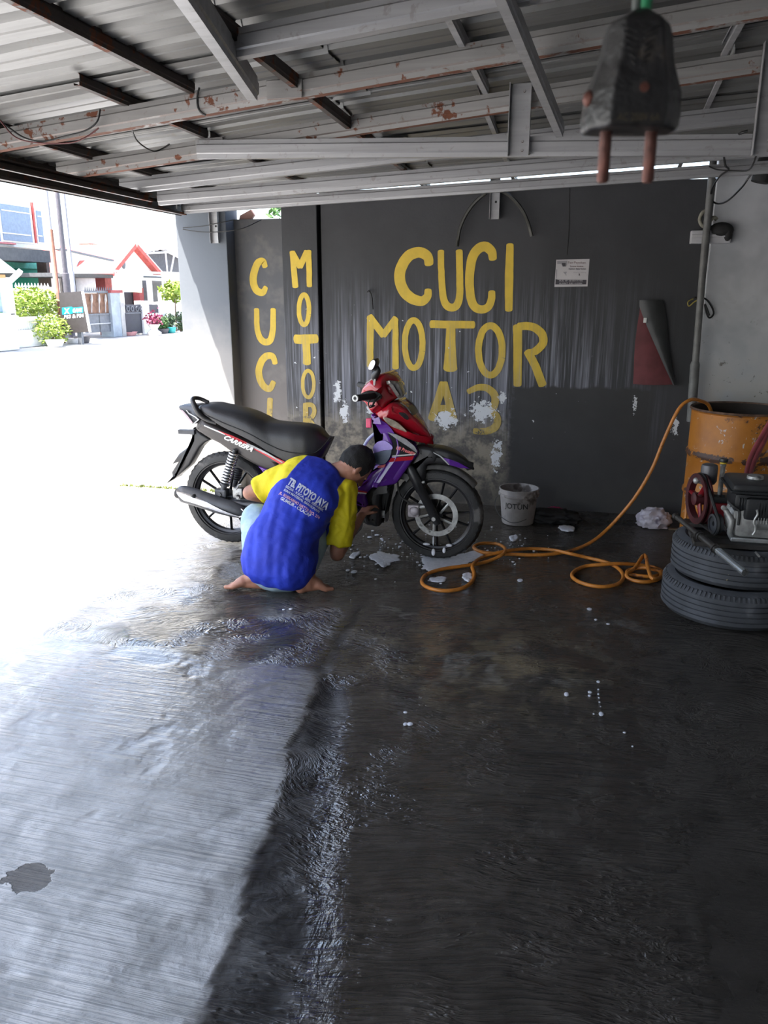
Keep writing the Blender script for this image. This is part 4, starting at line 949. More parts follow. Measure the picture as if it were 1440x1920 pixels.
me = remeshed('body', mb, .0062, 3, SKINM, PERS)
BODY = finish('body', me, SKINM, PERS)
# hair cap over skull and nape, faded towards the neck
mb = MB(); mb.sphere(HC + CD * .016 - FD * .012, (.083, .100, .107), 30, 20, HM)
bm = bmesh.new(); 
for v in mb.v: bm.verts.new(v)
bm.verts.ensure_lookup_table()
for f in mb.f: bm.faces.new([bm.verts[i] for i in f])
bmesh.ops.subdivide_edges(bm, edges=bm.edges[:], cuts=1, use_grid_fill=True)
dele = []
for v in bm.verts:
    r = v.co - HC; fx, cx, rx = r.dot(FD), r.dot(CD), r.dot(RDh)
    if fx > .052 - .1 * max(0, -cx) and cx < .062: dele.append(v)          # face
    elif cx < -.030 - .42 * max(0, -fx) : dele.append(v)                    # below ears / nape
    else: v.co += r.normalized() * (.004 * mnoise.noise(v.co * 70) + .006 * mnoise.noise(v.co * 30))
bmesh.ops.delete(bm, geom=dele, context='VERTS')
me = bpy.data.meshes.new('hair'); bm.to_mesh(me); bm.free(); finish('hair', me, HAIRM, PERS)
# shorts
mb = MB(); caps(mb, LH, LK, .108, .094); caps(mb, RH, RK, .108, .088); mb.sphere(J(524, 1066, 3.72), (.185, .150, .125), 20, 12)
kd = (LA - LK).normalized(); caps(mb, LK, LK + kd * .07, .092, .084); kd = (RA - RK).normalized(); caps(mb, RK, RK + kd * .06, .086, .080)
me = remeshed('shorts', mb, .011, 6, DENIM, PERS)
me.update()
NRM = [v.normal.copy() for v in me.vertices]
for v, nv in zip(me.vertices, NRM):
    w = v.co; v.co = w + nv * (.006 * mnoise.noise(w * 16) + .0025 * mnoise.noise(w * 45))
SHORTS = finish('shorts', me, DENIM, PERS)
# shirt
SL_L = (J(474, 928, 3.975) - LS); SLE_L = LS + SL_L * .80; SL_R = (RE - RS); SLE_R = RS + SL_R * .86
mb = MB(); torso(mb, .006)
def sleeve(a, b, r0, r1, r2):
    t = (b - a).normalized(); mb.tube([a - t * .03, a.lerp(b, .35), a.lerp(b, .75), b], [r0, r1, r2, r2 * 1.04], 20); mb.sphere(a - t * .01, r0 * .98, 16, 10)
sleeve(LS, SLE_L, .080, .088, .082); sleeve(RS, SLE_R, .084, .085, .078)
me = remeshed('shirt', mb, .0085, 7, SHIRTM, PERS, .5)
me.update()
TC = spline([J(*s[0], s[1]) for s in torso_sections()], 4)
FOLD_C = J(648, 985, 3.9)
def fold(w):
    # creases fan from the armpits and gather at the waist
    u = (w - FOLD_C); a = math.atan2(u.z, u.x); d = u.length
    f1 = math.sin(a * 13 + 3.0 * mnoise.noise(w * 5)) * math.exp(-((d - .20) / .12) ** 2)
    f2 = mnoise.noise(Vector((w.x * 26, w.y * 8, w.z * 5 + w.x * 6)))
    low = sm(w.z, .60, .38)
    return .0060 * f1 + .0052 * f2 * (.35 + low) + .003 * mnoise.noise(w * 30)
attr = []
def seam(a, b):
    n = (b - a).cross(Vector((0, 1, 0))).normalized(); return a, n
SA, SN = seam(J(567, 866, 4.04), J(500, 944, 3.93)); SA2, SN2 = seam(J(652, 902, 4.06), J(616, 1000, 3.9))
if SN.x > 0: SN = -SN
if SN2.x < 0: SN2 = -SN2
nl, nrr = SL_L.normalized(), SL_R.normalized()
NRM = [v.normal.copy() for v in me.vertices]
for v, nv in zip(me.vertices, NRM):
    w = v.co.copy()
    # signed raglan mask: yellow where the point lies beyond the armhole seam
    bow = .018 * math.sin(max(0, min(1, (J(567, 866, 4.04).z - w.z) / .24)) * math.pi)
    ul = max(-.75, min(1.05, (w - LS).dot(SL_L) / SL_L.length_squared)); pl = (w - LS - SL_L * ul).length
    ur = max(-.3, min(1.05, (w - RS).dot(SL_R) / SL_R.length_squared)); pr = (w - RS - SL_R * ur).length
    m_l = min((w - SA).dot(SN) + bow, .150 - pl); m_r = min((w - SA2).dot(SN2) + .012, .122 - pr)
    attr.append(max(m_l, m_r)); v.co = w + nv * fold(w)
me.attributes.new('sleeve', 'FLOAT', 'POINT').data.foreach_set('value', attr)
me.update()
bvh = BVHTree.FromPolygons([v.co.copy() for v in me.vertices], [tuple(p.vertices) for p in me.polygons])
SHIRT = finish('shirt', me, SHIRTM, PERS)
def on_shirt(x, y, off=.0022):
    d = ray(x, y).normalized(); h = bvh.ray_cast(_o, d)
    if h[0] is None: return _o + d * 4.1
    nr = h[1] if h[1].dot(d) < 0 else -h[1]
    return h[0] + nr * off
PRINTW = M('white_shirt_print', (.62, .66, .78), .6, 0, .08); PRINTP = M('pink_shirt_print', (.72, .42, .55), .6, 0, .2, 40)
def shirt_text(body, p0, p1, up, mat, bold=.02):
    vs_, fs = text_mesh(body, 1.0, bold, 0); x1 = max(v[0] for v in vs_)
    a = Vector((510 + p0[0] / 12, 880 + p0[1] / 12)); b = Vector((510 + p1[0] / 12, 880 + p1[1] / 12)); u = Vector(up) / 12
    sag = 1.2
    P = []
    for x, y in vs_:
        s = x / x1; q = a.lerp(b, s) + u * (y / .70) + Vector((.35, -.6)) * (sag * 4 * s * (1 - s)); P.append(on_shirt(q.x, q.y))
    mb = MB(); mb.addm(P, fs); mb.build('shirt_lettering', mat, SHIRT, recalc=False)
shirt_text('TB. PITOYO JAYA', (340, 328), (1215, 918), (85, -135), PRINTW, .045)
shirt_text('SEDIA : KACA, BESI, KERAMIK', (300, 405), (1140, 958), (30, -47), PRINTW, .03)
shirt_text('DAN MATERIAL BANGUNAN', (262, 480), (1045, 985), (28, -44), PRINTW, .03)
shirt_text('JL. SOEKARNO HATTA NO. 274', (165, 552), (1050, 1120), (32, -50), PRINTP, .035)
shirt_text('GUMILIR - CILACAP', (186, 678), (850, 1078), (36, -58), PRINTW, .03)
# ============================================================ DRUM, TYRES, PUMP SET
def drum_mat():
    t = NT('scuffed_orange_drum_paint'); p = t.obj(); n = t.noise(p, 5, 6, .65); f = t.noise(p, 26, 6, .75, .5); v = t.noise(t.scale(p, (24, 24, 2.0)), 1, 5, .7)
    c = t.mix(t.step(n, .3, .7), (.36, .125, .012), (.50, .19, .020)); c = t.mix(t.mul(t.step(n, .55, .7), .7), c, (.20, .07, .018))
    chip = t.step(t.add(t.mul(f, .6), t.mul(v, .4)), .585, .605); c = t.mix(chip, c, (.55, .50, .45))
    X_, Y_, Z_ = t.xyz(p); band = t.mx(t.step(t.ma('ABSOLUTE', t.sub(Z_, RIBS[0])), .035, .012), t.step(t.ma('ABSOLUTE', t.sub(Z_, RIBS[1])), .035, .012)); rust = t.step(t.add(t.add(t.mul(f, .5), t.mul(n, .5)), t.mul(band, .12)), .575, .615); c = t.mix(rust, c, (.07, .035, .025))
    return t.fin(c, t.add(.38, t.mul(n, .25)), 0.0, t.bump(f, .2, .004))
dl = at_y(1284, 880, 5.30); dR = .29; DC = Vector((dl.x + dR * 1.02, 5.30, 0)); dtop = at_y(1289, 762, 5.30).z
RIBS = (dtop * .36 - dtop * .5, dtop * .66 - dtop * .5); DRUMM = drum_mat()
DRUM = thing('drum', DC, 'tall open orange steel drum with scuffed paint beside the white wall', 'drum')
prof = [(dR - .012, .012), (dR - .002, .0), (dR + .006, .008), (dR, .022)]
for zr in (dtop * .36, dtop * .66): prof += [(dR, zr - .025), (dR + .011, zr - .008), (dR + .011, zr + .008), (dR, zr + .025)]
prof += [(dR, dtop - .02), (dR + .009, dtop - .012), (dR + .010, dtop - .002), (dR + .003, dtop), (dR - .006, dtop - .006), (dR - .006, .02), (0, .02)]
mb = MB(); mb.lathe([(0, .012)] + prof[:-3], DC, 'Z', 64); mb.build('drum_shell', DRUMM, DRUM, 35, org=DC + Vector((0, 0, dtop * .5)))
mb = MB(); mb.lathe([(dR - .0005, dtop - .004), (dR - .006, dtop - .006), (dR - .006, .02), (0, .02)], DC, 'Z', 64); mb.build('drum_inside', M('dark_rusty_inside', (.025, .017, .012), .7, 0, .3, 6), DRUM, 35)
mb = MB(); mb.lathe([(dR + .008, dtop - .012), (dR + .013, dtop - .006), (dR + .008, dtop + .004), (dR + .001, dtop + .002), (dR - .002, dtop - .006)], DC, 'Z', 64, closed=True); mb.build('rolled_rim', M('rusty_rim', (.13, .075, .05), .6, .2, .4, 25, .3, 60), DRUM, 40)
# car tyres, stacked flat
CARTYRE = M('weathered_car_tyre', (.055, .059, .068), .75, 0, .25, 7, .25, 90, dirt=((.15, .155, .17), .16, 3))
def car_tyre(c, R, W, label):
    root = thing('car_tyre', c, label, 'tyre', 'stacked car tyres'); r0 = R * .66
    prof = [(r0, .03), (r0 + .02, .008), (R - .055, 0), (R - .022, .012), (R - .006, .030)]
    zs = [.034, .052, .055, .078, .081, .108, .111, .134, .137, W - .034]
    for i, z in enumerate(zs): prof.append((R - (.0 if (i // 1) % 4 in (0, 1) or True else 0) - (.007 if i in (2, 6) else 0) - (.007 if i in (3, 7) else 0) * 0, z))
    prof = [(r0, .03), (r0 + .02, .008), (R - .055, 0), (R - .020, .012), (R - .004, .030)]
    ng = 4; h = (W - .06)
    for g in range(ng + 1):
        a = .030 + h * g / (ng + 1); b = .030 + h * (g + 1) / (ng + 1)
        prof += [(R, a + .004), (R, b - .004)]
        if g < ng: prof += [(R - .008, b - .002), (R - .008, b + .002)]
    prof += [(R - .004, W - .030), (R - .020, W - .012), (R - .055, W), (r0 + .02, W - .008), (r0, W - .03), (r0 + .012, W - .04), (R - .04, W - .05), (R - .04, .05), (r0 + .012, .04)]
    mb = MB(); mb.lathe(prof, c, 'Z', 72, closed=True); body = mb.build('carcass', CARTYRE, root, 30)
    mb = MB(); n = 90                            # shoulder sipes as dark raised bars
    for i in range(n):
        a = 2 * math.pi * i / n; e = Vector((math.cos(a), math.sin(a), 0)); t = Vector((-e.y, e.x, 0)) * .0045
        for z0, z1 in ((W - .034, W - .012),):
            P = [c + e * (R + .0015) + t + Vector((0, 0, z0)), c + e * (R + .0015) - t + Vector((0, 0, z0)), c + e * (R - .012) - t + Vector((0, 0, z1)), c + e * (R - .012) + t + Vector((0, 0, z1))]
            Q = [p - e * .012 for p in P]; mb.addm(P + Q, [(0, 1, 2, 3), (4, 7, 6, 5), (0, 4, 5, 1), (1, 5, 6, 2), (2, 6, 7, 3), (3, 7, 4, 0)])
    mb.build('tread_blocks', CARTYRE, body)['kind'] = 'stuff'
    return root
TW = .188
T1 = Vector((at_y(1238, 1128, 3.97).x + .315, 3.97, 0.002)); T2 = Vector((at_y(1256, 1046, 3.99).x + .305, 3.99, TW + .002))
car_tyre(T1, .315, TW, 'lower, wider car tyre lying on the floor under the other tyre')
car_tyre(T2, .300, TW, 'upper car tyre lying flat under the red pump and engine')
PZ = 2 * TW + .004
# engine base board and pump set
WOODD = M('dark_oily_plank', (.028, .025, .023), .7, 0, .3, 14, .4, 50)
SET = thing('pump_set', (T2.x + .02, 3.98, PZ), 'petrol engine belt-driving a red pressure pump on top of the stacked tyres', 'pump')
BLK = M('black_engine_cover', (.014, .015, .017), .4, 0, .2, 10, .1, 60); PRED = M('red_pump_paint', (.20, .007, .013), .4, 0, .2, 12, .15, 50, dirt=((.03, .02, .02), .12, 10))
for yy in (3.80, 3.93, 4.13): 
    mb = MB(); mb.box((T2.x - .235, yy - .04, PZ), (T2.x + .30, yy + .04, PZ + .022), .003); mb.build('base_plank', WOODD, SET)
B0 = PZ + .022
def E(x, y, Y): return at_y(x, y, Y)
# --- pump: crankcase, head, air chamber, pulley, valve
pc = E(1350, 955, 4.15)
mb = MB(); mb.box((pc.x - .075, 4.08, B0), (pc.x + .085, 4.24, B0 + .03), .006); mb.box((pc.x - .070, 4.09, B0 + .03), (pc.x + .09, 4.23, pc.z + .045), .018)
CASE = mb.build('pump_case', PRED, SET, 40)
mb = MB(); mb.box((pc.x - .055, 4.10, pc.z + .044), (pc.x + .085, 4.22, pc.z + .075), .006)
for i in range(4): mb.lathe([(0, .012), (.008, .012), (.008, 0)], (pc.x - .035 + .035 * i, 4.105, pc.z + .075), 'Z', 6)
mb.build('pump_head', BLK, SET, 40)
ac = E(1329, 890, 4.12); mb = MB(); rr = .040
mb.lathe([(0, -.065), (.016, -.065), (.018, -.052), (rr * .8, -.045), (rr, -.030), (rr, .038), (rr * .92, .050), (rr * .6, .056), (0, .057)], ac, 'Z', 28); mb.tube([(ac.x, ac.y, pc.z + .07), (ac.x, ac.y, ac.z - .06)], .014, 10)
mb.build('air_chamber', M('grey_pressure_dome', (.10, .10, .11), .42, .3, .15), SET, 45)
pv = E(1355, 880, 4.16); mb = MB(); mb.tube([(pv.x, 4.16, pc.z + .07), (pv.x, 4.16, pv.z + .02)], .012, 10); mb.lathe([(.006, .0), (.015, .004), (.015, .012), (.006, .016)], (pv.x, 4.16, pv.z + .012), 'Z', 6); V = mb.build('relief_valve', ALUM, SET, 40)
mb = MB(); mb.lathe([(0, .026), (.020, .026), (.022, .034), (.020, .042), (0, .042)], (pv.x, 4.16, pv.z + .012), 'Z', 10); mb.build('valve_knob', BLK, V, 40)
mb = MB(); mb.lathe([(.013, .018), (.017, .020), (.017, .026), (.013, .028)], (pv.x, 4.16, pv.z + .010), 'Z', 10, closed=True); mb.build('yellow_seal', M('yellow_tape', (.6, .42, .03), .5), V, 40)
bc = E(1306, 901, 4.10); mb = MB(); mb.sphere(bc, (.017, .014, .017), 14, 8); mb.tube([bc, bc + Vector((.05, .02, -.02))], .010, 8); mb.build('tension_knob', ALUM, SET, 50)
# pulley with axis turned towards the viewer's left
pu = E(1311, 935, 4.09); R_p = .128
ax = Vector((-.95, -.26, .0)).normalized(); PM = ax.to_track_quat('Z', 'Y').to_matrix().to_4x4()
def turned(prof, n=40, closed=True):
    m = MB(); m.lathe(prof, (0, 0, 0), 'Z', n, closed=closed); m.v = [pu + PM @ v for v in m.v]; return m
WRED = M('maroon_wheel_paint', (.055, .010, .013), .45, 0, .3, 12)
PUL = turned([(R_p - .030, -.016), (R_p, -.018), (R_p, -.010), (R_p - .016, 0), (R_p, .010), (R_p, .018), (R_p - .030, .016)]).build('pulley', WRED, SET, 35)
turned([(0, -.03), (.030, -.03), (.032, .028), (.012, .034), (0, .034)], 24, False).build('pulley_hub', WRED, PUL, 40)
for i in range(3):
    a = 2 * math.pi * i / 3 + .9; m = MB(); m.tube([pu + PM @ Vector((math.cos(a) * .02, math.sin(a) * .02, 0)), pu + PM @ Vector((math.cos(a) * (R_p - .024), math.sin(a) * (R_p - .024), 0))], [.020, .016], 8, flat=.6); m.build('pulley_spoke', PRED, PUL, 50)
e2 = E(1342, 982, 3.90); r_e = .048
m = MB(); m.lathe([(.012, -.02), (r_e - .012, -.02), (r_e, -.018), (r_e, .018), (r_e - .012, .02), (r_e - .012, .012), (.012, .012)], (0, 0, 0), 'Z', 28, closed=True); m.v = [e2 + PM @ v for v in m.v]; m.build('drive_pulley', DARKG, SET, 35)
# V-belt round both pulleys
d = (e2 - pu); d = d - ax * d.dot(ax); up = ax.cross(d).normalized(); dn = d.normalized()
pts = []
for i in range(13): a = math.pi / 2 + math.pi * i / 12; pts.append(pu + dn * (math.cos(a) * (R_p - .004)) + up * (math.sin(a) * (R_p - .004)))
for i in range(13): a = -math.pi / 2 + math.pi * i / 12; pts.append(e2 - ax * (e2 - pu).dot(ax) * 1.0 + dn * (math.cos(a) * (r_e + .002)) + up * (math.sin(a) * (r_e + .002)))
m = MB(); m.tube([p for p in pts], .0075, 6, closed=True); m.build('drive_belt', MATTE, SET, 50)
# --- engine: block, fuel tank with cap, shroud, air filter, silencer
ex = E(1400, 960, 3.90)
X0 = E(1360, 960, 3.90).x; ztop = E(1400, 897, 3.92).z; zsh = E(1400, 915, 3.88).z
mb = MB(); mb.box((X0 + .02, 3.80, B0), (X0 + .40, 4.02, B0 + .02), .004); mb.box((X0 + .03, 3.80, B0 + .02), (X0 + .22, 4.02, B0 + .17), .03)
mb.lathe([(0, -.03), (.03, -.03), (.055, -.02), (.078, -.004), (.082, .012), (.06, .02)], (X0 + .03, 3.90, B0 + .10), 'X', 28)
for i in range(6): a = i * math.pi / 3; mb.lathe([(0, -.012), (.008, -.012), (.008, .01)], (X0 + .022, 3.90 + math.cos(a) * .066, B0 + .10 + math.sin(a) * .066), 'X', 6)
mb.build('engine_block', ALUM, SET, 40)
mb = MB()
for i in range(7): mb.box((X0 + .12 + .012 * i, 3.775, B0 + .10), (X0 + .124 + .012 * i, 3.83, B0 + .20), .001)
mb.box((X0 + .11, 3.79, B0 + .10), (X0 + .21, 3.83, B0 + .20), .004)
mb.build('cooling_fins', ALUM, SET)
mb = MB(); mb.box((X0 + .015, 3.80, zsh - .10), (X0 + .40, 4.02, zsh - .012), .022); mb.box((X0 + .06, 3.775, zsh - .13), (X0 + .40, 3.84, zsh - .025), .018)
for i in range(4): mb.box((X0 + .035 + .012 * i, 3.796, zsh - .085), (X0 + .041 + .012 * i, 3.803, zsh - .03), .001)
mb.build('engine_shroud', BLK, SET, 40)
mb = MB(); mb.box((X0 - .002, 3.78, zsh - .012), (X0 + .42, 4.06, ztop), .022); mb.box((X0 - .010, 3.77, zsh - .006), (X0 + .43, 4.07, zsh + .006), .002); TANK = mb.build('fuel_tank', BLK, SET, 40)
tc = E(1418, 882, 3.93); mb = MB(); mb.lathe([(0, .016), (.030, .016), (.036, .012), (.038, .0), (.030, -.004)], (tc.x, 3.93, ztop), 'Z', 20); mb.build('tank_cap', ALUM, TANK, 40)
sx0 = E(1412, 972, 3.84)
mb = MB(); mb.lathe([(0, 0), (.044, 0), (.052, .006), (.052, .16), (.044, .168), (0, .168)], (sx0.x, 3.83, sx0.z), 'X', 26); SIL = mb.build('silencer', M('grey_silencer', (.26, .27, .27), .5, .4, .2, 12, .2, 40), SET, 40)
mb = MB(); P = [Vector((sx0.x - .004, 3.78, sx0.z + dz)) + Vector((.006 * math.sin(i * 1.7), -.012, 0)) for i, dz in enumerate((.06, .04, .02, 0, -.02, -.04, -.06))]; mb.tube(spline(P, 4), .005, 7); mb.build('guard_bar', ALUM, SIL, 50)
mb = MB(); mb.lathe([(0, -.012), (.010, -.012), (.013, 0)], E(1357, 952, 3.82), 'Y', 12); mb.tube([E(1360, 955, 3.83), E(1372, 975, 3.82), E(1368, 1000, 3.82), E(1378, 1018, 3.83)], [.012, .014, .012, .014], 8); mb.build('recoil_bracket', ALUM, SET, 50)
mb = MB(); mb.tube(spline([E(1365, 940, 3.83), E(1376, 950, 3.80), E(1386, 958, 3.80), E(1384, 985, 3.79)], 4), .006, 7); mb.build('fuel_line', MATTE, SET, 50)
mb = MB(); mb.tube([E(1416, 1035, 3.70), E(1424, 1044, 3.70)], .005, 8); mb.build('bolt', ALUM, SET, 40)
# steel lance lying across the tyre
GUN = M('gunmetal_pipe', (.085, .08, .075), .38, .7, .3, 20, .1, 60)
l0 = at_z(1266, 967, .455); l1 = at_z(1397, 1074, .385)
LAN = thing('spray_lance', l0.lerp(l1, .5), 'long steel spray lance lying across the edge of the upper tyre', 'lance')
dL = (l1 - l0)
mb = MB(); mb.tube([l0, l0 + dL * .36], [.013, .013], 12); mb.tube([l0 + dL * .36, l0 + dL * .64], .0155, 12); mb.build('grip_tube', GUN, LAN, 40)
for u in (.37, .40, .61, .64):
    mb = MB(); mb.tube([l0 + dL * (u - .008), l0 + dL * (u + .008)], .021, 12); mb.build('coupling', GUN, LAN, 40)
mb = MB(); t = dL.normalized(); mb.tube([l0 + dL * .64, l1, l1, l1 - t * .05], [.0165, .0165, .0130, .0130], 16, cap=False); mb.build('nozzle_tube', M('zinc_tube', (.42, .45, .46), .25, .8, .1), LAN, 40)
mb = MB(); mb.tube([l0 - t * .004, l0, l0 + t * .02], [.010, .017, .017], 12); mb.build('end_cap', GUN, LAN, 40)
# thin straw hanging off the tyre
mb = MB(); mb.tube([E(1370, 1063, 3.715), E(1362, 1091, 3.705)], .0018, 5); put(mb.build('straw', M('pale_straw', (.45, .38, .22), .7)), 'thin pale straw on the tread of the upper tyre', 'straw')

# ------------------------------------------------------------ hoses
def q3(p): return (760 + p[0] / 2.769, 860 + p[1] / 2.769)
HOSEM = M('orange_hose_rubber', (.50, .18, .025), .42, 0, .15, 30, .1, 60, dirt=((.20, .06, .02), .10, 14))
hr = .0105
fl = lambda p, z=hr + .004: at_z(*q3(p), z)
path = [E(1340, 800, 5.22), E(1330, 762, 5.14), E(1312, 751, 5.06), E(1294, 750, 5.00), E(1272, 768, 4.98), E(1246, 822, 4.97), E(1222, 880, 4.96), E(1188, 936, 4.95), E(1143, 988, 4.93), E(1106, 1018, 4.82)]
path += [fl((840, 483)), fl((700, 500)), fl((560, 497)), fl((430, 490)), fl((370, 474)), fl((358, 455)), fl((400, 440)), fl((480, 444)), fl((518, 468), .03), fl((505, 498), .036), fl((430, 532)), fl((340, 552)), fl((200, 572)), fl((112, 600)), fl((86, 640)), fl((120, 670)), fl((200, 686)), fl((290, 675)), fl((345, 640)), fl((358, 600)), fl((350, 555), .034), fl((400, 512)), fl((520, 480), .036), fl((640, 468)), fl((760, 474)), fl((850, 492), .034), fl((950, 515)), fl((1050, 540)), fl((1108, 572)), fl((1132, 612)), fl((1105, 650)), fl((1020, 665)), fl((930, 650)), fl((872, 620)), fl((872, 590)), fl((930, 560)), fl((1020, 550), .03), fl((1110, 545), .034), fl((1220, 552)), fl((1310, 570)), fl((1330, 595)), fl((1280, 612)), fl((1190, 605)), fl((1150, 592)), fl((1170, 576)), fl((1240, 566), .034), fl((1320, 585), .03), fl((1315, 625)), fl((1240, 640)), fl((1165, 625)), fl((1150, 598), .03), fl((1190, 570), .036), fl((1242, 500), .06), fl((1262, 572), .05), fl((1284, 622), .034), fl((1345, 612)), fl((1420, 590))]
mb = MB(); mb.tube(spline(path, 5), hr, 10); put(mb.build('washing_hose', HOSEM, None, 60), 'long orange hose looping over the floor from the drum rim', 'hose')
mb = MB(); mb.tube(spline([E(1289, 945, 4.93), E(1284, 985, 4.90), E(1278, 1010, 4.86), E(1282, 1040, 4.80)], 5), hr, 8); mb.tube(spline([E(1283, 945, 4.98), E(1276, 990, 4.93), E(1272, 1020, 4.88)], 5), hr, 8)
P2 = [E(1291, 930, 4.93), E(1288, 950, 4.92), E(1283, 985, 4.90), E(1276, 1015, 4.86), E(1284, 1040, 4.80)]; P2[-1].z = .015
mb = MB(); mb.tube(spline(P2, 5), hr, 8); put(mb.build('hose_end', HOSEM, None, 60), 'short orange hose length hanging down in front of the drum', 'hose')
RH_ = M('faded_red_hose', (.26, .055, .065), .5, 0, .2, 12)
for i, (o1, o2) in enumerate(((0, 0), (10, 3))):
    P = [E(1470, 745 + o2, 4.55), E(1452, 778 + o2, 4.5), E(1432 + o1 * .6, 812 + o2, 4.42), E(1412 + o1, 848, 4.32), E(1402 + o1 * .7, 878, 4.22), E(1399 + o1 * .5, 905, 4.16)]
    mb = MB(); mb.tube(spline(P, 5), .0135, 9); put(mb.build('suction_hose', RH_, None, 60), ('faded red hose rising from the pump, left strand', 'faded red hose rising from the pump, right strand')[i], 'hose', 'red pump hoses')

# ------------------------------------------------------------ bucket, bag, cloth
BKM = M('grimy_white_bucket', (.33, .31, .30), .5, 0, .2, 8, .15, 50, dirt=((.10, .085, .075), .22, 7))
bq = at_z(969, 984); BC = Vector((bq.x, bq.y + .06, 0.004)); bs = (BC - _o).dot(_f) / F_PX; rb, rt, bh = 29.5 * bs, 35.5 * bs, None
bh = E(970, 915, BC.y).z
BUC = thing('bucket', BC, 'grimy white paint bucket standing against the dark wall', 'bucket')
mb = MB(); mb.lathe([(0, 0), (rb * .97, 0), (rb, .008), (lerp(rb, rt, .78), bh * .78), (rt + .004, bh * .80), (rt + .007, bh * .80), (rt + .008, bh * .86), (rt + .001, bh * .87), (rt, bh * .96), (rt + .004, bh * .965), (rt + .004, bh), (rt - .003, bh), (rt - .006, bh * .8), (rb - .004, .01), (0, .01)], BC, 'Z', 48); mb.build('pail', BKM, BUC, 40)
a0 = math.pi + .55
hp = [BC + Vector((math.cos(a0) * (rt + .010), math.sin(a0) * (rt + .010), bh * .84)), BC + Vector((-rt - .022, -.02, bh * .66)), BC + Vector((-rt - .024, -.03, bh * .45)), BC + Vector((-rb - .012, -.05, bh * .22)), BC + Vector((-rb * .5, -rb - .004, bh * .12)), BC + Vector((.0, -rb - .010, bh * .11)), BC + Vector((rb * .6, -rb * .85, bh * .2))]
mb = MB(); mb.tube(spline(hp, 5), .0022, 6); mb.build('wire_handle', DARKG, BUC, 60)
def cyl_text(body, ang, zc, size, rad, mat, parent, C):
    vs_, fs = text_mesh(body, size, .01 * size, 0, 'CENTER'); P = []
    for x, y in vs_: a = ang + x / rad; P.append(C + Vector((math.cos(a) * rad, math.sin(a) * rad, zc + y)))
    mb = MB(); mb.addm(P, fs); return mb.build('bucket_lettering', mat, parent, recalc=False)
cyl_text('JOTUN', math.radians(-90 + 14 - 16), bh * .50, .052, lerp(rb, rt, .55) + .004, M('black_print', (.012, .012, .012), .5), BUC, BC)
mb = MB(); aa = math.radians(-118); C_ = BC + Vector((0, 0, bh * .56)); rr_ = lerp(rb, rt, .58) + .003
mb.addm([C_ + Vector((math.cos(aa + da) * rr_, math.sin(aa + da) * rr_, z)) for da, z in ((-.09, -.012), (-.03, .020), (.0, .020), (-.05, -.008))], [(0, 1, 2, 3)]); mb.build('bucket_mark', M('black_print_mark', (.02, .02, .02), .5), BUC, recalc=False)
def crumple(name, c, r, mat, label, cat, seed, amp=.25, sub=4, parent=None, flatz=0.0):
    bm = bmesh.new(); bmesh.ops.create_icosphere(bm, subdivisions=sub, radius=1)
    for v in bm.verts:
        n = v.co.normalized(); k = 1 + amp * (1 - 2 * abs(mnoise.noise(n * 2.3 + Vector((seed, 0, 0))))) * .8 + amp * .5 * mnoise.noise(n * 6 + Vector((0, seed, 0)))
        v.co = Vector((n.x * r[0], n.y * r[1], n.z * r[2])) * k
    zmin = min(v.co.z for v in bm.verts)
    for v in bm.verts: v.co.z = max(v.co.z, -r[2] * .55)
    mb = MB(); mb.bm(bm, Matrix.Translation(Vector((c[0], c[1], r[2] * .55 + .003)))); return put(mb.build(name, mat, parent, 60), label, cat)
g = at_z(1226, 992); crumple('plastic_bag', (g.x, g.y + .06), (.095, .07, .075), M('thin_white_plastic', (.45, .42, .47), .35, 0, .15, 20, .3, 50, dirt=((.10, .08, .12), .12, 6)), 'crumpled whitish plastic bag on the floor near the drum', 'bag', 2.0, .33)
g = at_z(1025, 985); crumple('rag_pile', (g.x + .03, g.y + .10), (.17, .08, .055), M('black_wet_rag', (.012, .012, .014), .7, 0, .3, 20), 'low dark wet rag heap right of the bucket', 'rag', 5.0, .3)
g = at_z(1040, 965); CL = crumple('cloth', (g.x, g.y - .01), (.055, .03, .035), M('pink_cloth', (.34, .02, .10), .8, 0, .2), 'small pink and blue cloth lying on the dark rags', 'cloth', 7.0, .3);
mb = MB(); mb.sphere(CL.location + Vector((-.05, 0, .0)), (.03, .02, .018), 12, 8); mb.build('cloth_corner', M('blue_cloth', (.03, .05, .28), .8), CL, 60)
g = at_z(1268, 995); mb = MB(); mb.box((g.x - .05, g.y, .0), (g.x + .03, g.y + .03, .012), .003); put(mb.build('wood_scrap', M('scrap_wood', (.12, .09, .06), .8)), 'small wooden scrap on the floor beside the drum', 'scrap')
# ------------------------------------------------------------ soap foam
def foam(name, poly, h, label):
    P = spline([at_z(*p) for p in poly], 9, True); c = cen(P)
    P = [p + (p - c) * (.22 * mnoise.noise(p * 28) + .14 * mnoise.noise(p * 70)) for p in P]; mb = MB(); n = len(P); rings = []
    for u, z in ((1.0, .0), (.97, h * .6), (.88, h), (.6, h * 1.05), (.3, h * .95)):
        rings.append([Vector((lerp(c.x, p.x, u) + .004 * mnoise.noise(p * 40), lerp(c.y, p.y, u) + .006 * mnoise.noise(p * 33), .003 + z + (.5 * h * mnoise.noise(Vector((p.x * 60, p.y * 60, u * 9))) if u < 1 else 0))) for p in P])
    for r in rings: mb.v += r
    for i in range(len(rings) - 1):
        for j in range(n): mb.f.append((i * n + j, i * n + (j + 1) % n, (i + 1) * n + (j + 1) % n, (i + 1) * n + j)); mb.mi.append(0)
    mb.f.append(tuple((len(rings) - 1) * n + j for j in range(n))); mb.mi.append(0)
    return put(mb.build(name, FOAMM, None, 60), label, 'foam')
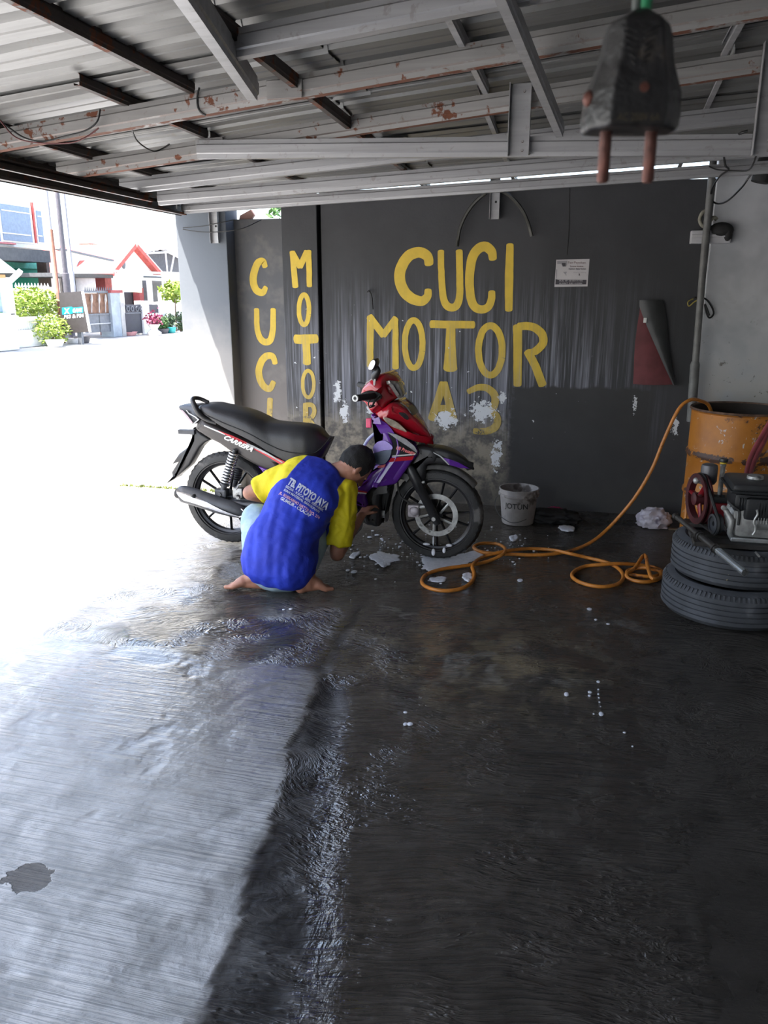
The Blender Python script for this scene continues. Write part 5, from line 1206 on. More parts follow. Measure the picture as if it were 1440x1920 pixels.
foam('foam_puddle', [(788, 1046), (812, 1040), (850, 1042), (900, 1032), (905, 1042), (884, 1054), (850, 1064), (815, 1070), (795, 1062)], .003, 'large white foam puddle under the front wheel of the motorcycle')
foam('foam_puddle', [(692, 1044), (715, 1036), (738, 1040), (752, 1048), (735, 1056), (722, 1064), (708, 1058), (700, 1052)], .0035, 'ragged white foam patch left of the front wheel')
foam('foam_puddle', [(806, 1086), (825, 1083), (838, 1086), (828, 1093), (812, 1092)], .006, 'foam patch inside the hose loop, left one')
foam('foam_puddle', [(868, 1078), (882, 1075), (886, 1086), (878, 1092), (868, 1086)], .006, 'foam patch inside the hose loop, right one')
foam('foam_puddle', [(1046, 990), (1058, 986), (1076, 989), (1076, 996), (1060, 997)], .006, 'oval foam patch in front of the dark rag heap')
foam('foam_puddle', [(955, 1008), (968, 1005), (972, 1011), (962, 1016)], .008, 'small foam lump just in front of the bucket')
foam('foam_puddle', [(655, 1046), (662, 1038), (676, 1036), (672, 1042), (664, 1048)], .005, 'small foam smear beside the elbow of the person')
mb = MB(); rnd = random.Random(11)
fk = [(rnd.gauss(770, 70), rnd.gauss(1035, 26), rnd.uniform(.5, 3.2)) for i in range(120)] + [(rnd.gauss(960, 30), rnd.gauss(1030, 18), rnd.uniform(.6, 2.6)) for i in range(40)] + [(1122, 1280, 4), (1062, 1303, 4.5), (1106, 1299, 4), (1105, 1306, 3), (1122, 1294, 1.8), (1122, 1303, 2), (1123, 1310, 2), (1124, 1318, 2), (1126, 1326, 1.4), (1127, 1340, 4.5), (1113, 1340, 2), (1171, 1375, 3), (1186, 1401, 2), (1105, 1143, 5), (1117, 1163, 3), (1140, 1171, 3.5), (975, 1089, 5.5), (760, 1337, 4), (769, 1359, 6), (760, 1359, 4), (545, 1143, 4), (532, 1144, 3), (664, 1073, 6), (652, 1070, 4), (693, 1008, 5), (707, 1004, 5)]
for (x, y, s) in fk:
    p = at_z(x, y); r = s * (p - _o).length / F_PX
    if p.y > 5.5: continue
    m = mb.sphere((p.x, p.y, .003), (r, r * rnd.uniform(.8, 1.8), .0015 + r * .12), 8, 5)
put(mb.build('foam_flecks', FOAMM, None, 60), 'scattered white soap flecks on the wet floor', 'foam', None, 'stuff')
# ============================================================ THINGS ON THE WALL AND UNDER THE ROOF
def onwall(name, pts, d0, d1, mat, parent=None, c=0.0):
    mb = MB(); mb.prism([at_w(x, y, d1) for x, y in pts], (0, d0 - d1, 0), c); return mb.build(name, mat, parent)
# leaflet
PO = thing('poster', at_w(1072, 512, .0), 'small white printed leaflet pasted on the dark wall', 'poster')
onwall('sheet', [(1043, 487), (1105.5, 485.5), (1101.5, 537), (1039.5, 538)], .012, .008, M('leaflet_paper', (.52, .50, .51), .7, 0, .06), PO)
INK = M('leaflet_ink', (.055, .05, .06), .7); INKR = M('leaflet_brown_ink', (.20, .13, .13), .7); PAPW = M('leaflet_light_print', (.55, .53, .55), .7); INKG = M('leaflet_grey_print', (.30, .29, .31), .7)
def lq(cx, cy): return (1030 + cx / 16.0, 470 + cy / 16.0)
def lpoly(name, pts, m, d=.0068): onwall(name, [lq(*p) for p in pts], d + .0012, d, m, PO)
def ltext(body, x0, y0, x1, h, m, d=.0062, bold=.0):
    vs_, fs = text_mesh(body, 1.0, bold); w = max(v[0] for v in vs_)
    mb = MB(); mb.addm([at_w(*lq(x0 + (x1 - x0) * v[0] / w, y0 - h * v[1] / .7), d) for v in vs_], fs); mb.build('leaflet_lettering', m, PO, recalc=False)
lpoly('leaflet_band', [(185, 850), (260, 870), (1115, 875), (1105, 1012), (180, 1015)], INK)
lpoly('leaflet_picture', [(235, 310), (540, 300), (530, 420), (500, 480), (400, 480), (350, 400), (235, 400)], INKG); lpoly('leaflet_picture', [(370, 370), (490, 370), (490, 470), (400, 475)], INK, .0062)
lpoly('leaflet_stripe', [(205, 560), (235, 560), (220, 840), (190, 850)], INKG); lpoly('leaflet_drawing', [(410, 640), (530, 630), (500, 700), (520, 740), (500, 750), (470, 700)], INKG); lpoly('leaflet_drawing', [(885, 680), (900, 680), (925, 765), (905, 730), (885, 765)], INK)
ltext('Pan Payokan', 555, 390, 1090, 70, INKR); ltext('Terima Anekaa', 610, 490, 1020, 42, INKR, bold=.02); ltext('Apalung Bata Rokan', 575, 565, 1100, 42, INK, bold=.02); ltext('Selamat datang', 720, 665, 1095, 30, INKG)
ltext('HUB. HP. 081804141400', 290, 925, 1000, 48, PAPW, .0058); ltext('ALAMAT. 0282 4183984', 290, 1005, 985, 48, PAPW, .0058)
# torn two-sided sheet curling off the wall
BAN = thing('torn_sheet', at_w(1226, 650, -.02), 'torn sheet curling off the wall, faded red back under dark grey front', 'sheet')
rows = []
for (y, xl, xr, dl, dr) in ((566, 1201, 1242, -.010, -.004), (585, 1199, 1246, -.030, -.006), (610, 1195, 1249, -.045, -.008), (640, 1191, 1252, -.050, -.010), (670, 1189, 1256, -.050, -.012), (700, 1188, 1262, -.048, -.012), (720, 1187, 1266, -.046, -.014)):
    rows.append([at_w(lerp(xl, xr, u), y + 2 * math.sin(u * 3), lerp(dl, dr, u) - .012 * math.sin(u * math.pi)) for u in [i / 8 for i in range(9)]])
mb = MB(); mb.grid(rows); mb.grid([[p + Vector((0, .0025, 0)) for p in r] for r in rows], True); mb.build('red_back', M('faded_red_vinyl', (.16, .045, .05), .5, 0, .2, 8), BAN, 50, recalc=False)
rows = []
for (y, xl, xr) in ((563, 1199, 1242), (575, 1199, 1246), (592, 1205, 1249), (612, 1213, 1251), (640, 1225, 1254), (665, 1236, 1257), (690, 1247, 1261), (722, 1262, 1268)):
    rows.append([at_w(lerp(xl, xr, u), y, -.058 + .045 * u * u - .018 * math.sin(u * math.pi)) for u in [i / 8 for i in range(9)]])
mb = MB(); mb.grid(rows); mb.grid([[p + Vector((0, .0025, 0)) for p in r] for r in rows], True); mb.build('grey_front', M('dark_grey_vinyl', (.045, .047, .048), .5, 0, .2, 8), BAN, 50, recalc=False)
mb = MB(); mb.box(at_w(1207, 596, -.075), at_w(1212, 605, -.066), .001); mb.build('tape_bit', WHITEP, BAN)
# conduit at the corner of the white wall
CONM = M('grey_conduit', (.13, .13, .125), .55, 0, .2, 15, .15, 40)
CO = thing('conduit', at_w(1300, 745, -.06), 'thin grey conduit running down the joint of dark and white walls', 'conduit')
mb = MB(); mb.tube([at_w(1338, 296, -.118), at_w(1320, 480, -.118), at_w(1303, 690, -.118)], .022, 12); mb.build('upper_tube', CONM, CO, 50)
mb = MB(); mb.tube([at_w(1304, 678, -.118), at_w(1303, 684, -.118), at_w(1296, 790, -.118)], [.024, .030, .030], 14); mb.build('lower_sleeve', CONM, CO, 50)
mb = MB(); mb.tube(spline([at_w(1329, 395, -.07), at_w(1318, 398, -.09), at_w(1312, 412, -.085), at_w(1318, 424, -.09), at_w(1328, 418, -.09), at_w(1338, 408, -.08), at_w(1344, 412, -.075)], 5), [.012] * 31, 7); put(mb.build('rope_knot', M('dirty_rope', (.26, .25, .20), .9, 0, .3, 40, .5, 80), None, 60), 'dirty pale rope knotted round the top of the conduit', 'rope')
# white bracket lamp body behind the conduit
LB = thing('lamp_bracket', at_w(1332, 445, -.06), 'white bracket lamp with black cover fixed across the conduit', 'lamp')
mb = MB(); a = at_w(1297, 432, -.092); b = at_w(1366, 457, -.020); mb.box((a.x, a.y, b.z), (b.x, b.y, a.z), .006); mb.box((a.x + .002, a.y - .006, lerp(a.z, b.z, .30)), (b.x - .002, a.y, lerp(a.z, b.z, .55)), .003); mb.build('lamp_body', M('white_lamp_metal', (.50, .50, .52), .4, 0, .08), LB)
crm = MB(); crm.sphere(at_w(1352, 432, -.07), (.075, .04, .05), 16, 10); crm.sphere(at_w(1364, 440, -.075), (.03, .03, .05), 12, 8); crm.build('black_cover', MATTE, LB, 60)
def cable(name, pts, r, mat, label, cat='cable', k=5, grp=None):
    mb = MB(); mb.tube(spline(pts, k), r, 6); return put(mb.build(name, mat, None, 60), label, cat, grp)
CABM = M('black_cable', (.012, .012, .012), .5)
cable('wire_tie', [at_w(1300, 560, -.05), at_w(1290, 566, -.06), at_w(1292, 574, -.06), at_w(1302, 566, -.07), at_w(1310, 562, -.085)], .004, M('yellow_wire', (.34, .28, .06), .6), 'yellow wire twist on the conduit', 'wire')
cable('wire_loop', [at_w(1302, 558, -.085), at_w(1322, 560, -.07), at_w(1334, 574, -.06), at_w(1338, 588, -.055), at_w(1330, 596, -.055), at_w(1324, 584, -.06), at_w(1322, 570, -.065), at_w(1330, 592, -.06)], .006, CABM, 'black wire bundle tied on the conduit', 'wire')
# loose black wires and lamp holder in the top right corner
cable('loose_wire', [E(1402, 246, 3.66), E(1385, 252, 3.7), E(1370, 272, 4.0), E(1358, 285, 4.4), E(1360, 310, 4.8), E(1366, 318, 5.1), E(1350, 330, 5.3), E(1336, 352, 5.5), E(1333, 372, 5.56), E(1345, 382, 5.56), E(1365, 376, 5.5), E(1392, 350, 5.4), E(1410, 326, 5.35), E(1445, 305, 5.3)], .0055, CABM, 'long black wire looping from the truss to the white wall')
cable('loose_wire', [E(1418, 292, 3.7), E(1405, 318, 4.4), E(1380, 320, 4.9), E(1345, 318, 5.2), E(1330, 312, 5.3)], .004, CABM, 'short black wire hanging below the truss chord')
LH_ = thing('lamp_holder', E(1428, 318, 5.5), 'black lamp holder hanging at the top right corner', 'lamp')
p0, p1 = E(1444, 285, 5.45), E(1424, 342, 5.45); mb = MB(); mb.tube([p0, p0.lerp(p1, .5), p1], [.045, .055, .05], 16); mb.build('socket', MATTE, LH_, 50)
mb = MB(); mb.tube([p0, p0 + Vector((.05, .05, .16)), Vector((p0.x + .08, 5.55, rz(p0.x, 5.5) + .1))], .008, 8); mb.build('flex', CABM, LH_, 50)
# small fittings: two hanging channel stubs with the bent hose, nail hook, wires at the eave
def stub(px_, y0, y1, dpt, label):
    a = at_w(px_, y0, dpt); b = at_w(px_, y1, dpt); r = thing('hanger_stub', b, label, 'bracket', 'channel stubs'); w = .033
    mb = MB(); mb.box((b.x - w, b.y, b.z), (b.x + w, b.y + .003, a.z + .06)); mb.box((b.x - w, b.y - .030, b.z), (b.x - w + .003, b.y, a.z + .06)); mb.box((b.x + w - .003, b.y - .030, b.z), (b.x + w, b.y, a.z + .06)); mb.build('channel', STEEL, r)
    mb = MB(); mb.lathe([(0, -.003), (.007, -.003), (.008, 0)], (b.x + .006, b.y, lerp(b.z, a.z, .55)), 'Y', 10); mb.build('bolt_hole', MATTE, r)
stub(927, 352, 411, -.02, 'pale channel stub hanging under the beam above the letters CUCI'); stub(405, 398, 456, -.085, 'pale channel stub hanging under the beam on the grey pillar')
OLV = M('olive_black_hose', (.045, .045, .038), .55, 0, .2, 30)
cable('bent_hose', [at_w(857, 462, -.03), at_w(862, 430, -.04), at_w(874, 402, -.05), at_w(890, 380, -.06), at_w(908, 364, -.07), at_w(922, 356, -.075), at_w(938, 357, -.07), at_w(958, 369, -.06), at_w(978, 392, -.05), at_w(990, 418, -.04), at_w(997, 443, -.03)], .012, OLV, 'olive black hose bent like an arch over the hanging stub', 'hose')
cable('nail_hook', [at_w(689, 547, .008), at_w(692, 546, -.03), at_w(697, 556, -.035), at_w(699, 580, -.03)], .005, MATTE, 'bent black nail hook on the wall left of letter M', 'hook')
cable('wall_crack', [at_w(1068, 340, .009), at_w(1067, 420, .009), at_w(1063, 478, .009)], .0025, MATTE, 'thin dark cable down the wall above the leaflet', 'cable')
cable('eave_wire', [E(-20, 215, 3.0), E(15, 238, 3.0), E(45, 258, 3.0), E(80, 265, 3.0), E(120, 256, 3.0), E(160, 245, 3.0), E(182, 228, 3.0), E(188, 205, 3.01)], .0035, CABM, 'black wire drooping in front of the rusty rafter at the eave')
cable('eave_wire', [E(0, 225, 2.95), E(30, 258, 2.98), E(75, 268, 3.0), E(130, 268, 3.0), E(160, 258, 3.0), E(185, 240, 3.0)], .003, M('dark_red_wire', (.10, .02, .02), .5), 'thin dark red wire drooping along the rusty rafter')
cable('eave_wire', [E(246, 240, 3.3), E(258, 265, 3.5), E(285, 283, 3.65), E(302, 280, 3.7), E(318, 270, 3.71)], .0035, CABM, 'short black wire hanging between second and third rafters')
cable('rafter_strap', [E(374, 164, 3.03), E(370, 180, 3.03), E(371, 200, 3.03), E(378, 212, 3.03), E(386, 216, 3.035)], .004, CABM, 'black tie strap on the rusty rafter', 'strap')
cable('tie_wire', [at_w(343, 427, -.09), at_w(380, 424, -.12), at_w(410, 418, -.12), at_w(440, 412, -.08)], .003, CABM, 'thin black wire across the top of the pillar', 'wire')
cable('tie_wire', [at_w(343, 430, -.09), at_w(380, 435, -.12), at_w(420, 434, -.12), at_w(455, 428, -.08), at_w(490, 412, .05)], .003, CABM, 'thin black wire sagging below the pillar stub', 'wire')
cable('drip_cord', [E(331, 392, 5.2), E(331, 385, 5.2), E(332, 374, 5.2)], .005, WHITEP, 'short white cord end hanging at the eave corner', 'cord')
# broken tile and shrub end seen over the recessed panel
mb = MB(); mb.prism([at_w(446, 422, .11), at_w(450, 404, .11), at_w(470, 393, .11), at_w(476, 403, .11), at_w(464, 422, .11)], (0, .03, 0)); put(mb.build('broken_tile', M('clay_tile', (.28, .16, .13), .8)), 'broken clay tile showing above the recessed panel', 'tile')

# ------------------------------------------------------------ two-pin plug dangling close to the viewer
PD = .335
PLUGM = M('scuffed_black_plug', (.016, .015, .015), .42, 0, .3, 60, .35, 160, dirt=((.06, .05, .042), .14, 50))
PINM = M('rusty_brass_pin', (.10, .036, .026), .55, .3, .35, 120, .3, 200)
pt_ = at_d(1190, 40, PD); pb_ = at_d(1187, 248, PD); PL = thing('electric_plug', pt_.lerp(pb_, .5), 'black two-pin plug hanging on a green cable from the roof', 'plug')
sc_ = PD / F_PX; cxp = at_d(1188, 150, PD)
pr_ = Vector((math.cos(YAW), math.sin(YAW), 0)); pf_ = Vector((math.sin(YAW), -math.cos(YAW), 0))        # right and towards the viewer
def pl_pt(x, y, dep): return cxp + pr_ * ((x - 1188) * sc_) + Vector((0, 0, (150 - y) * sc_ * .92)) + pf_ * dep
secs = [(28, 16, 16, .006), (40, 36, 34, .009), (50, 52, 58, .0105), (75, 56, 66, .0115), (120, 64, 72, .0125), (150, 74, 82, .013), (175, 82, 90, .0135), (215, 86, 92, .0135), (238, 86, 90, .0135), (247, 82, 84, .012)]
rows = []
for (y, wl, wr, dp) in secs:
    fl_, fr_ = wl * .64, wr * .52
    ring = [(-wl, -dp * .7), (-wl, dp * .15), (-fl_, dp), (fr_, dp), (wr, dp * .15), (wr, -dp * .7), (fr_, -dp), (-fl_, -dp)]
    rows.append([pl_pt(1188 + x, y, d) for x, d in ring])
mb = MB(); n = 8
for r in rows: mb.v += r
for i in range(len(rows) - 1):
    for j in range(n): mb.f.append((i * n + j, i * n + (j + 1) % n, (i + 1) * n + (j + 1) % n, (i + 1) * n + j)); mb.mi.append(0)
mb.f.append(tuple(range(n))); mb.f.append(tuple((len(rows) - 1) * n + j for j in reversed(range(n)))); mb.mi += [0, 0]
pbody = mb.build('plug_body', PLUGM, PL)
bv = pbody.modifiers.new('bevel', 'BEVEL'); bv.width = .0011; bv.segments = 2; bv.limit_method = 'ANGLE'; bv.angle_limit = math.radians(22)
for px_ in (1143, 1230):
    mb = MB(); a = pl_pt(px_, 240, 0); b = pl_pt(px_, 345, 0); mb.tube([a, a.lerp(b, .95), b], [.0026, .0026, .0019], 16); mb.build('pin', PINM, PL, 50)
for i in range(6):                                # finger ribs in a V
    for s in (-1, 1):
        a = pl_pt(1180 + s * (6 + 0 * i), 138 - i * 12, .0131 - .0003 * i); b = pl_pt(1180 + s * (14 + 4.2 * i), 130 - i * 13, .0129 - .0004 * i); mb = MB(); mb.tube([a, b], .0006, 6); mb.build('rib', PLUGM, pbody, 50)
a = pl_pt(1187, 178, .0128); mb = MB(); mb.tube([a - pf_ * .001, a + pf_ * .0012], .0032, 18); mb.build('screw_recess', MATTE, pbody, 50)
mb = MB(); mb.tube([a + pr_ * .0009, a + pr_ * .0009 + pf_ * .0015], .0020, 14); mb.build('screw', PINM, pbody, 50)
a = pl_pt(1106, 186, .001); mb = MB(); mb.sphere(a, (.0028, .0028, .0034), 12, 8); mb.build('side_screw', PINM, pbody, 60)
vs_, fs = text_mesh('AC 250V 6A', 1.0, 0); w_ = max(v[0] for v in vs_)
mb = MB(); mb.addm([pl_pt(1146 + 78 * v[0] / w_, 238 - 14 * v[1] / .7, .01375) for v in vs_], fs); mb.build('plug_lettering', M('worn_gold_print', (.075, .06, .035), .6), pbody, recalc=False)
ct = pl_pt(1198, 30, 0); top = Vector((ct.x + .01, ct.y + .02, rz(ct.x, .2) + .02))
mb = MB(); mb.tube(spline([ct - Vector((0, 0, .004)), ct + Vector((.0005, 0, .02)), ct + Vector((.002, .002, .08)), top.lerp(ct, .4), Vector((top.x, .20, top.z))], 6), .0028, 10); mb.build('cable', M('green_cable', (.02, .22, .09), .45), PL, 60)
mb = MB(); c2 = ct + pr_ * -.0032; mb.tube(spline([c2 - Vector((0, 0, .004)), c2 + Vector((0, 0, .02)), c2 + Vector((.002, .002, .08)), top.lerp(c2, .4), Vector((top.x - .004, .20, top.z))], 6), .0020, 8); mb.build('cable', M('grey_cable', (.07, .08, .075), .5), PL, 60)
# ============================================================ ACROSS THE STREET
FX = -16.5
def at_x(x, y, X): d = ray(x, y); return _o + d * (X / d.x)
def fbox(name, x0, y0, x1, y1, X, th, mat, parent, c=0.0, z0=None):
    """box standing in a facade plane X = const between photo pixels, th deep"""
    xm, ym = (x0 + x1) / 2, (y0 + y1) / 2
    a, b = at_x(x0, ym, X), at_x(x1, ym, X); t, u = at_x(xm, y0, X), at_x(xm, y1, X)
    mb = MB(); mb.box((X - th, a.y, u.z if z0 is None else z0), (X, b.y, t.z), c); return mb.build(name, mat, parent)
WH = M('white_house_paint', (.74, .73, .71), .8, 0, .06); WHF = M('white_frame_paint', (.78, .78, .78), .6, 0, .04)
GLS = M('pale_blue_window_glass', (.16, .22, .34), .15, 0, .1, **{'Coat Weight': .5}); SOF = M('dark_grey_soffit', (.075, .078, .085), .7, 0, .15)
GRN = M('emerald_green_wall', (.012, .26, .17), .7, 0, .15, 2); ROOFR = M('red_roof_tile', (.50, .09, .075), .7, 0, .2, 6); BRK = M('dark_red_pillar', (.26, .05, .05), .7, 0, .15)
GATEG = M('grey_steel_gate', (.13, .14, .16), .5, .2, .15); GATEB = M('brown_gate_panel', (.17, .085, .05), .6, 0, .2); BLKG = M('black_gate_panel', (.028, .030, .045), .5, 0, .15); STONE = M('blue_grey_pier', (.30, .34, .38), .8, 0, .15, 3)
CONC = M('grey_concrete', (.36, .35, .34), .85, 0, .15, 3)
# --- two-storey house with a green ground floor
HX = -19.5
hb = at_x(40, 600, HX)
H1 = thing('house', (HX, hb.y, 0), 'white two-storey house with blue window above a green ground floor', 'house')
fbox('upper_wall', -60, 372, 92, 462, HX, 3.5, WH, H1)
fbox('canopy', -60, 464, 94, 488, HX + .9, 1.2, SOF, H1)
fbox('green_wall', -60, 488, 92, 600, HX - .2, .3, GRN, H1, 0, 0.0)
fbox('green_band', -60, 488, 92, 502, HX - .12, .1, M('pale_green_band', (.10, .42, .32), .7), H1)
fbox('end_pier', 92, 490, 98, 600, HX + .5, .4, M('brown_pier', (.10, .07, .06), .7), H1, 0, 0.0)
for (x0, x1, y0, y1) in ((4, 58, 386, 452), (-40, -2, 386, 450), (71, 80, 396, 454)):
    w = fbox('window', x0 - 3, y0 - 4, x1 + 3, y1 + 3, HX + .04, .06, WHF, H1); fbox('pane', x0, y0, x1, y1, HX + .06, .03, GLS, w)
    for q in (.17, .80): fbox('glazing_bar', x0, lerp(y0, y1, q) - 1, x1, lerp(y0, y1, q) + 1, HX + .085, .03, WHF, w)
fbox('red_trim', 63.5, 380, 66, 455, HX + .06, .08, ROOFR, H1); fbox('red_sill', -60, 452, 30, 455, HX + .1, .14, M('pink_sill', (.6, .2, .2), .7), H1)
# --- roadside: spiked fence, balustrade planter, kiosk
gb = at_x(60, 600, -17.6)
FE = thing('spiked_fence', (-17.6, gb.y, 0), 'low white wall fence with spear-head pickets before the green house', 'fence')
fbox('rail', 28, 541, 96, 545, -17.6, .06, WHF, FE); fbox('rail', 28, 552, 96, 555, -17.6, .06, WHF, FE); fbox('base_wall', 28, 580, 96, 625, -17.6, .15, WH, FE, 0, 0.0)
for i in range(11):
    x = 31 + i * 6; a = at_x(x, 546, -17.55); mb = MB(); b = at_x(x, 583, -17.55); mb.tube([(a.x, a.y, b.z), (a.x, a.y, a.z + .10), (a.x, a.y, a.z + .14), (a.x, a.y, a.z + .26)], [.022, .022, .045, .004], 6); mb.build('picket', WHF, FE)
fbox('gate_post', 96, 538, 104, 625, -17.3, .35, WH, FE, 0, 0.0)
BL = thing('balustrade', (FX + .6, at_x(60, 640, FX + .6).y, 0), 'white balustrade planter wall by the street', 'balustrade')
XB = FX + .6
fbox('top_rail', 32, 594, 88, 602, XB, .25, WH, BL, .02); fbox('plinth', 28, 618, 100, 652, XB + .1, .5, WH, BL, 0, 0.0)
for i in range(12):
    x = 36 + i * 4.4; a, b = at_x(x, 602, XB), at_x(x, 619, XB); h = a.z - b.z
    mb = MB(); mb.lathe([(.03, 0), (.07, h * .25), (.05, h * .5), (.03, h * .8), (.06, h)], (XB - .12, a.y, b.z), 'Z', 8); mb.build('baluster', WH, BL, 50)
KI = thing('kiosk', (FX + 1.2, at_x(10, 650, FX + 1.2).y, 0), 'small white roadside kiosk at the left edge of the view', 'kiosk')
XK = FX + 1.2
fbox('base', -60, 588, 33, 655, XK, 1.2, WH, KI, .02, 0.0); fbox('column', 16, 520, 26, 590, XK, .25, WH, KI); fbox('column', -30, 520, -20, 590, XK, .25, WH, KI); fbox('blue_shutter', -18, 524, 9, 585, XK - .25, .08, M('pale_blue_shutter', (.35, .48, .60), .6), KI)
fbox('orange_trim', -60, 514, 10, 520, XK + .05, .3, M('orange_trim', (.55, .25, .10), .7), KI)
a, b, c_ = at_x(-60, 498, XK), at_x(22, 512, XK), at_x(22, 498, XK); mb = MB(); mb.prism([(XK + .2, a.y, b.z), (XK + .2, b.y, b.z), (XK + .2, b.y - .1, b.z + .07), (XK + .2, lerp(a.y, b.y, .55), a.z + .25), (XK + .2, a.y, a.z + .25)], (-1.3, 0, 0)); mb.build('roof', WH, KI)
mb = MB(); p = at_x(21, 525, XK); q = at_x(38, 509, XK); mb.tube([p, q], .09, 4); mb.build('awning_arm', WHF, KI)
# --- plants
def leaves(name, c, r, n, size, mat, label, cat, seed, grp=None, trunk=None):
    rnd = random.Random(seed); root = thing(name, (c.x, c.y, 0), label, cat, grp); mb = MB()
    for i in range(n):
        d = Vector((rnd.gauss(0, 1), rnd.gauss(0, 1), rnd.gauss(0, 1))).normalized() * (rnd.random() ** .4); p = c + Vector((d.x * r[0], d.y * r[1], d.z * r[2]))
        u = Vector((rnd.gauss(0, 1), rnd.gauss(0, 1), rnd.gauss(0, .6))).normalized(); v = u.orthogonal().normalized(); s = size * rnd.uniform(.6, 1.3)
        mb.addm([p - u * s, p - v * s * .4, p + u * s, p + v * s * .4], [(0, 1, 2), (0, 2, 3)])
    f = mb.build('foliage', mat, root, recalc=False); f['kind'] = 'stuff'
    mb = MB(); mb.tube([(c.x, c.y, 0 if trunk is None else trunk), (c.x + .03, c.y, c.z)], [.035, .02], 6); mb.build('stem', M('plant_stem', (.12, .08, .05), .8), root)
    return root
LFY = M('yellow_green_leaves', (.20, .28, .03), .6, 0, .4, 3); LFG = M('green_leaves', (.055, .13, .03), .6, 0, .4, 3); LFD = M('dark_leaves', (.04, .075, .03), .6, 0, .3, 3); LFR = M('dark_red_flowers', (.20, .02, .06), .6, 0, .3, 3)
c = at_x(60, 570, XB - .5); leaves('hedge_bush', c, (.5, 1.7, .52), 1500, .085, LFY, 'yellow-green hedge growing above the white balustrade', 'bush', 1)
c = at_x(97, 618, XB + .35); leaves('roadside_bush', c, (.45, .70, .50), 700, .07, LFY, 'yellow-green shrub beside the black sign board', 'bush', 2)
c = at_x(326, 546, FX + .2); leaves('young_tree', c, (.5, .75, .42), 260, .15, LFY, 'young tree with yellowish leaves before the white wall', 'tree', 3)
for i, (x, y, rx, rzz, m, lab) in enumerate(((303, 606, .28, .28, LFG, 'green potted plant right of the red flowers'), (318, 603, .3, .34, LFD, 'dark potted shrub second from the red flowers'), (338, 602, .35, .42, LFD, 'tall dark shrub at the foot of the white wall'), (348, 612, .5, .2, LFY, 'low yellow-green weeds beside the grey pillar'))):
    c = at_x(x, y, FX + .3); leaves('potted_plant', c, (.25, rx, rzz), 240, .08, m, lab, 'plant', 10 + i, 'plants along the white wall')
PT = M('teal_pot', (.02, .30, .30), .5); PW = M('white_pot', (.65, .63, .62), .6); PB = M('dark_pot', (.06, .06, .07), .6)
for (x, y0, y1, w, m, lab) in ((321, 614, 624, .22, PT, 'teal plant pot on the pavement'), (306, 616, 625, .25, PB, 'dark plant pot on the pavement'), (243, 622, 629, .3, M('red_white_pot', (.6, .3, .3), .6), 'small red and white pot before the black gate'), (104, 637, 650, .28, PW, 'pinkish white pot at the end of the balustrade'), (137, 634, 644, .24, PW, 'pale pot under the black sign board'), (155, 630, 643, .27, PB, 'black pot beside the foot of the sign board')):
    Xp = FX + .35 if x > 200 else FX + .9; p = at_z(x, y1); p = Vector((p.x, p.y, 0)); h = (at_y(x, y0, p.y).z)
    mb = MB(); mb.lathe([(0, 0), (w * .7, 0), (w, h), (w * .92, h), (w * .6, .04), (0, .04)], p, 'Z', 14); put(mb.build('plant_pot', m, None, 40), lab, 'pot', 'street plant pots')
FP = at_z(290, 628); FPX = FP.x
r = thing('flower_planter', (FP.x, FP.y, 0), 'white urn with dark red flowers beside the black gate', 'planter')
h = at_y(290, 608, FP.y).z; mb = MB(); mb.lathe([(0, 0), (.26, 0), (.26, .10), (.16, .16), (.12, h * .55), (.24, h), (.20, h), (0, h * .9)], (FP.x, FP.y, 0), 'Z', 14); mb.build('urn', PW, r, 40)
rnd = random.Random(5); mb = MB()
for i in range(160):
    d = Vector((rnd.gauss(0, .14), rnd.gauss(0, .14), abs(rnd.gauss(.18, .12)))); p = Vector((FP.x, FP.y, h)) + d; u = Vector((rnd.gauss(0, 1), rnd.gauss(0, 1), rnd.gauss(0, 1))).normalized() * .06; v = u.orthogonal() * .6; mb.addm([p - u, p - v, p + u, p + v], [(0, 1, 2), (0, 2, 3)])
mb.build('flowers', LFR, r, recalc=False)['kind'] = 'stuff'
# --- poles
def pole(x0, y0, x1, y1, gx, gy, r, m, lab, arms=()):
    g = at_z(gx, gy); top = at_y(x0, y0, g.y).z; rt = thing('utility_pole', g, lab, 'pole', 'street poles'); mb = MB(); mb.tube([(g.x, g.y, 0), (g.x, g.y, top * .45), (g.x, g.y, top * .45 + .02), (g.x, g.y, top)], [r, r, r * .72, r * .6], 10); mb.build('shaft', m, rt, 50)
    for z, L in arms: mb = MB(); mb.box((g.x - .04, g.y - L, z), (g.x + .04, g.y + L, z + .08)); mb.build('cross_arm', m, rt)
PGR = M('grey_pole', (.22, .22, .24), .6); PDK = M('dark_pole', (.075, .07, .085), .6); PBR = M('rusty_brown_pole', (.17, .07, .045), .7)
pole(94, 345, 0, 0, 117, 642, .075, PGR, 'grey utility pole, leftmost of the pole cluster', ((6.6, .35),)); pole(99, 350, 0, 0, 136, 640, .11, PDK, 'dark thick utility pole in the middle of the pole cluster'); pole(109, 345, 0, 0, 147, 638, .08, PGR, 'pale grey utility pole, rightmost of the pole cluster', ((5.9, .3),)); pole(103, 430, 0, 0, 119, 643, .07, PBR, 'rusty brown post left of the black sign board')
g = at_x(256, 620, FX - 2.5); top = at_x(249, 370, FX - 2.5)
rt = thing('lattice_mast', (g.x, g.y, 0), 'thin pale mast rising behind the gabled house', 'mast'); mb = MB(); mb.tube([(g.x, g.y, 0), (g.x, g.y, top.z)], [.16, .07], 6); mb.build('mast_shaft', M('pale_mast', (.55, .55, .56), .6), rt)
